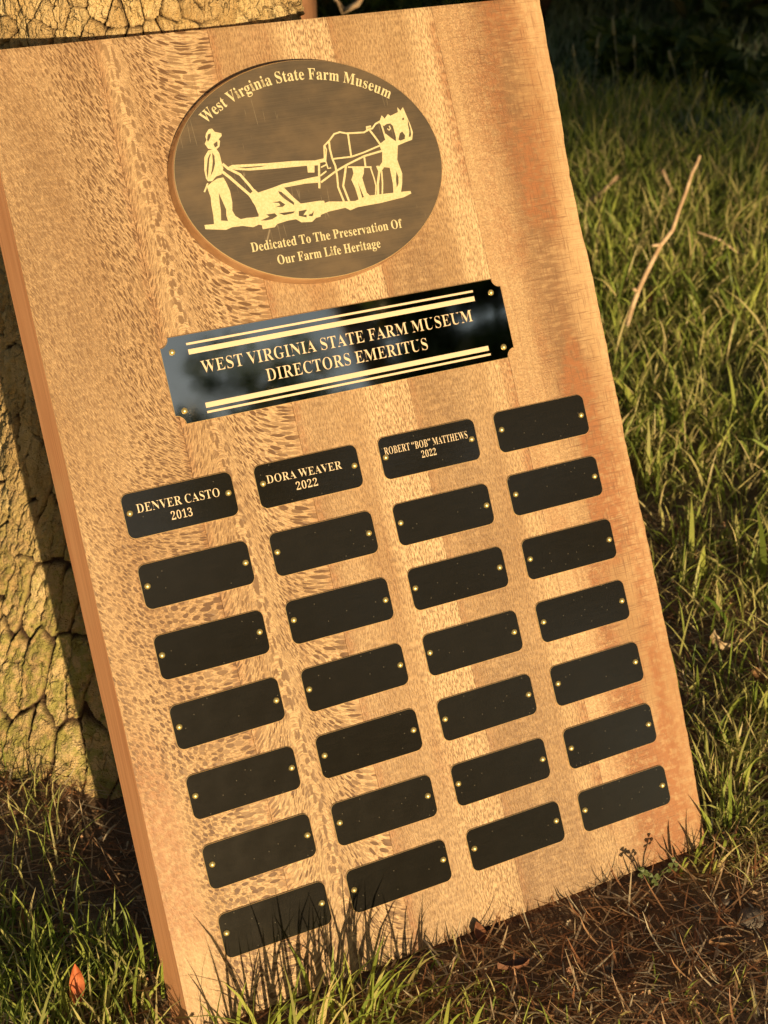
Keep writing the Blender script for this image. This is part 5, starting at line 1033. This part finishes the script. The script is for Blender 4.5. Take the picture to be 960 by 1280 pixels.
# ------------------------------------------------------------------ clover sprigs at the plaque foot
M_CLOVER = simple('clover_green', (.10, .12, .03), .55, 0, .3)
for i, (px_, py_, hgt, nl, lab) in enumerate([(812, 1098, .020, 6, 'small clover sprig in front of the right corner of the plaque'), (262, 1318, .022, 7, 'low clover sprig at the left corner of the plaque')]):
    gx_, gy_ = px_ground(px_, py_); s = empty('clover_sprig', (gx_, gy_ - .004, float(hfun(gx_, gy_)))); tag(s, lab, 'clover', 'clover sprigs at the plaque foot')
    segs = []; r2 = random.Random(i)
    for k in range(nl):
        a = r2.uniform(math.pi, 2 * math.pi) ; hh_ = hgt * r2.uniform(.5, 1.1); e = Vector((math.cos(a) * hgt * .6, math.sin(a) * hgt * .5, hh_))
        segs.append(([(0, 0, 0), tuple(e * .5 + Vector((0, 0, hh_ * .15))), tuple(e)], .0005, .0003))
        bm = bmesh.new(); q0 = Vector((0, 0, 0))
        for m_ in range(3):
            b0 = m_ * 2.094 + a
            def pt(rr, da, z): return bm.verts.new((math.cos(b0 + da) * rr, math.sin(b0 + da) * rr, z))
            c0 = bm.verts.new((0, 0, 0)); R1 = .0034
            vs = [c0, pt(R1 * .75, -.55, .0006), pt(R1 * 1.05, -.25, .0003), pt(R1 * .95, 0, -.0001), pt(R1 * 1.05, .25, .0003), pt(R1 * .75, .55, .0006)]
            bm.faces.new(vs)
        me = bpy.data.meshes.new('leaf'); bm.to_mesh(me); bm.free(); me.materials.append(M_CLOVER)
        o = obj('leaf', me, s, e); o.rotation_euler = (r2.uniform(.2, 1.0), r2.uniform(-.4, .4), 0)
    obj('stems', limb_mesh('stems', segs, M_CLOVER, 5), s)

# ------------------------------------------------------------------ seed stalks in the shade
M_SEED = simple('pale_seed_head', (.20, .20, .13), .8, 0, .2)
words = ['farthest left', 'leaning, second from the left', 'tallest of all', 'short one right of the tallest', 'bent one near the middle', 'leaning low one right of the middle', 'farthest right']
for i, ((tx, ty), by, dx) in enumerate([((716, 54), 150, 8), ((748, 44), 140, -14), ((766, 20), 155, 6), ((793, 44), 135, -4), ((836, 62), 150, 16), ((884, 88), 145, -18), ((944, 48), 140, 10)]):
    gx_, gy_ = px_ground(tx + dx, by)
    top = at_y(tx, ty, gy_); s = empty('seed_stalk', (gx_, gy_, 0)); tag(s, 'thin dry seed stalk in the shade, ' + words[i], 'grass stalk', 'seed stalks in the shaded grass')
    e = top - Vector((gx_, gy_, 0))
    obj('stem', limb_mesh('stem', [([(0, 0, -.01), tuple(e * .5 + Vector((.004, 0, 0))), tuple(e)], .0010, .0006)], M_SEED, 5), s)
    obj('seed_head', limb_mesh('seed_head', [([tuple(e * .84), tuple(e * .92), tuple(e * 1.0)], .0034, .0012)], M_SEED, 7), s)
# low broad leaved weed patch, lighter green
for i, (px_, py_, lab) in enumerate([(795, 118, 'bright green low weed in the shade behind the plaque edge'), (905, 135, 'low green weed in the shade near the right edge')]):
    gx_, gy_ = px_ground(px_, py_); w_ = empty('weed', (gx_, gy_, 0)); tag(w_, lab, 'weed', 'low weeds in the shade')
    r2 = np.random.default_rng(i + 70); C_, Rr = clusters(r2, 8, 0, 0, .06, .10, .08, .05, .04)
    obj('foliage', leaf_cloud('foliage', M_LEAFT, C_, Rr, 260, .035, 80 + i, straw=0), w_)
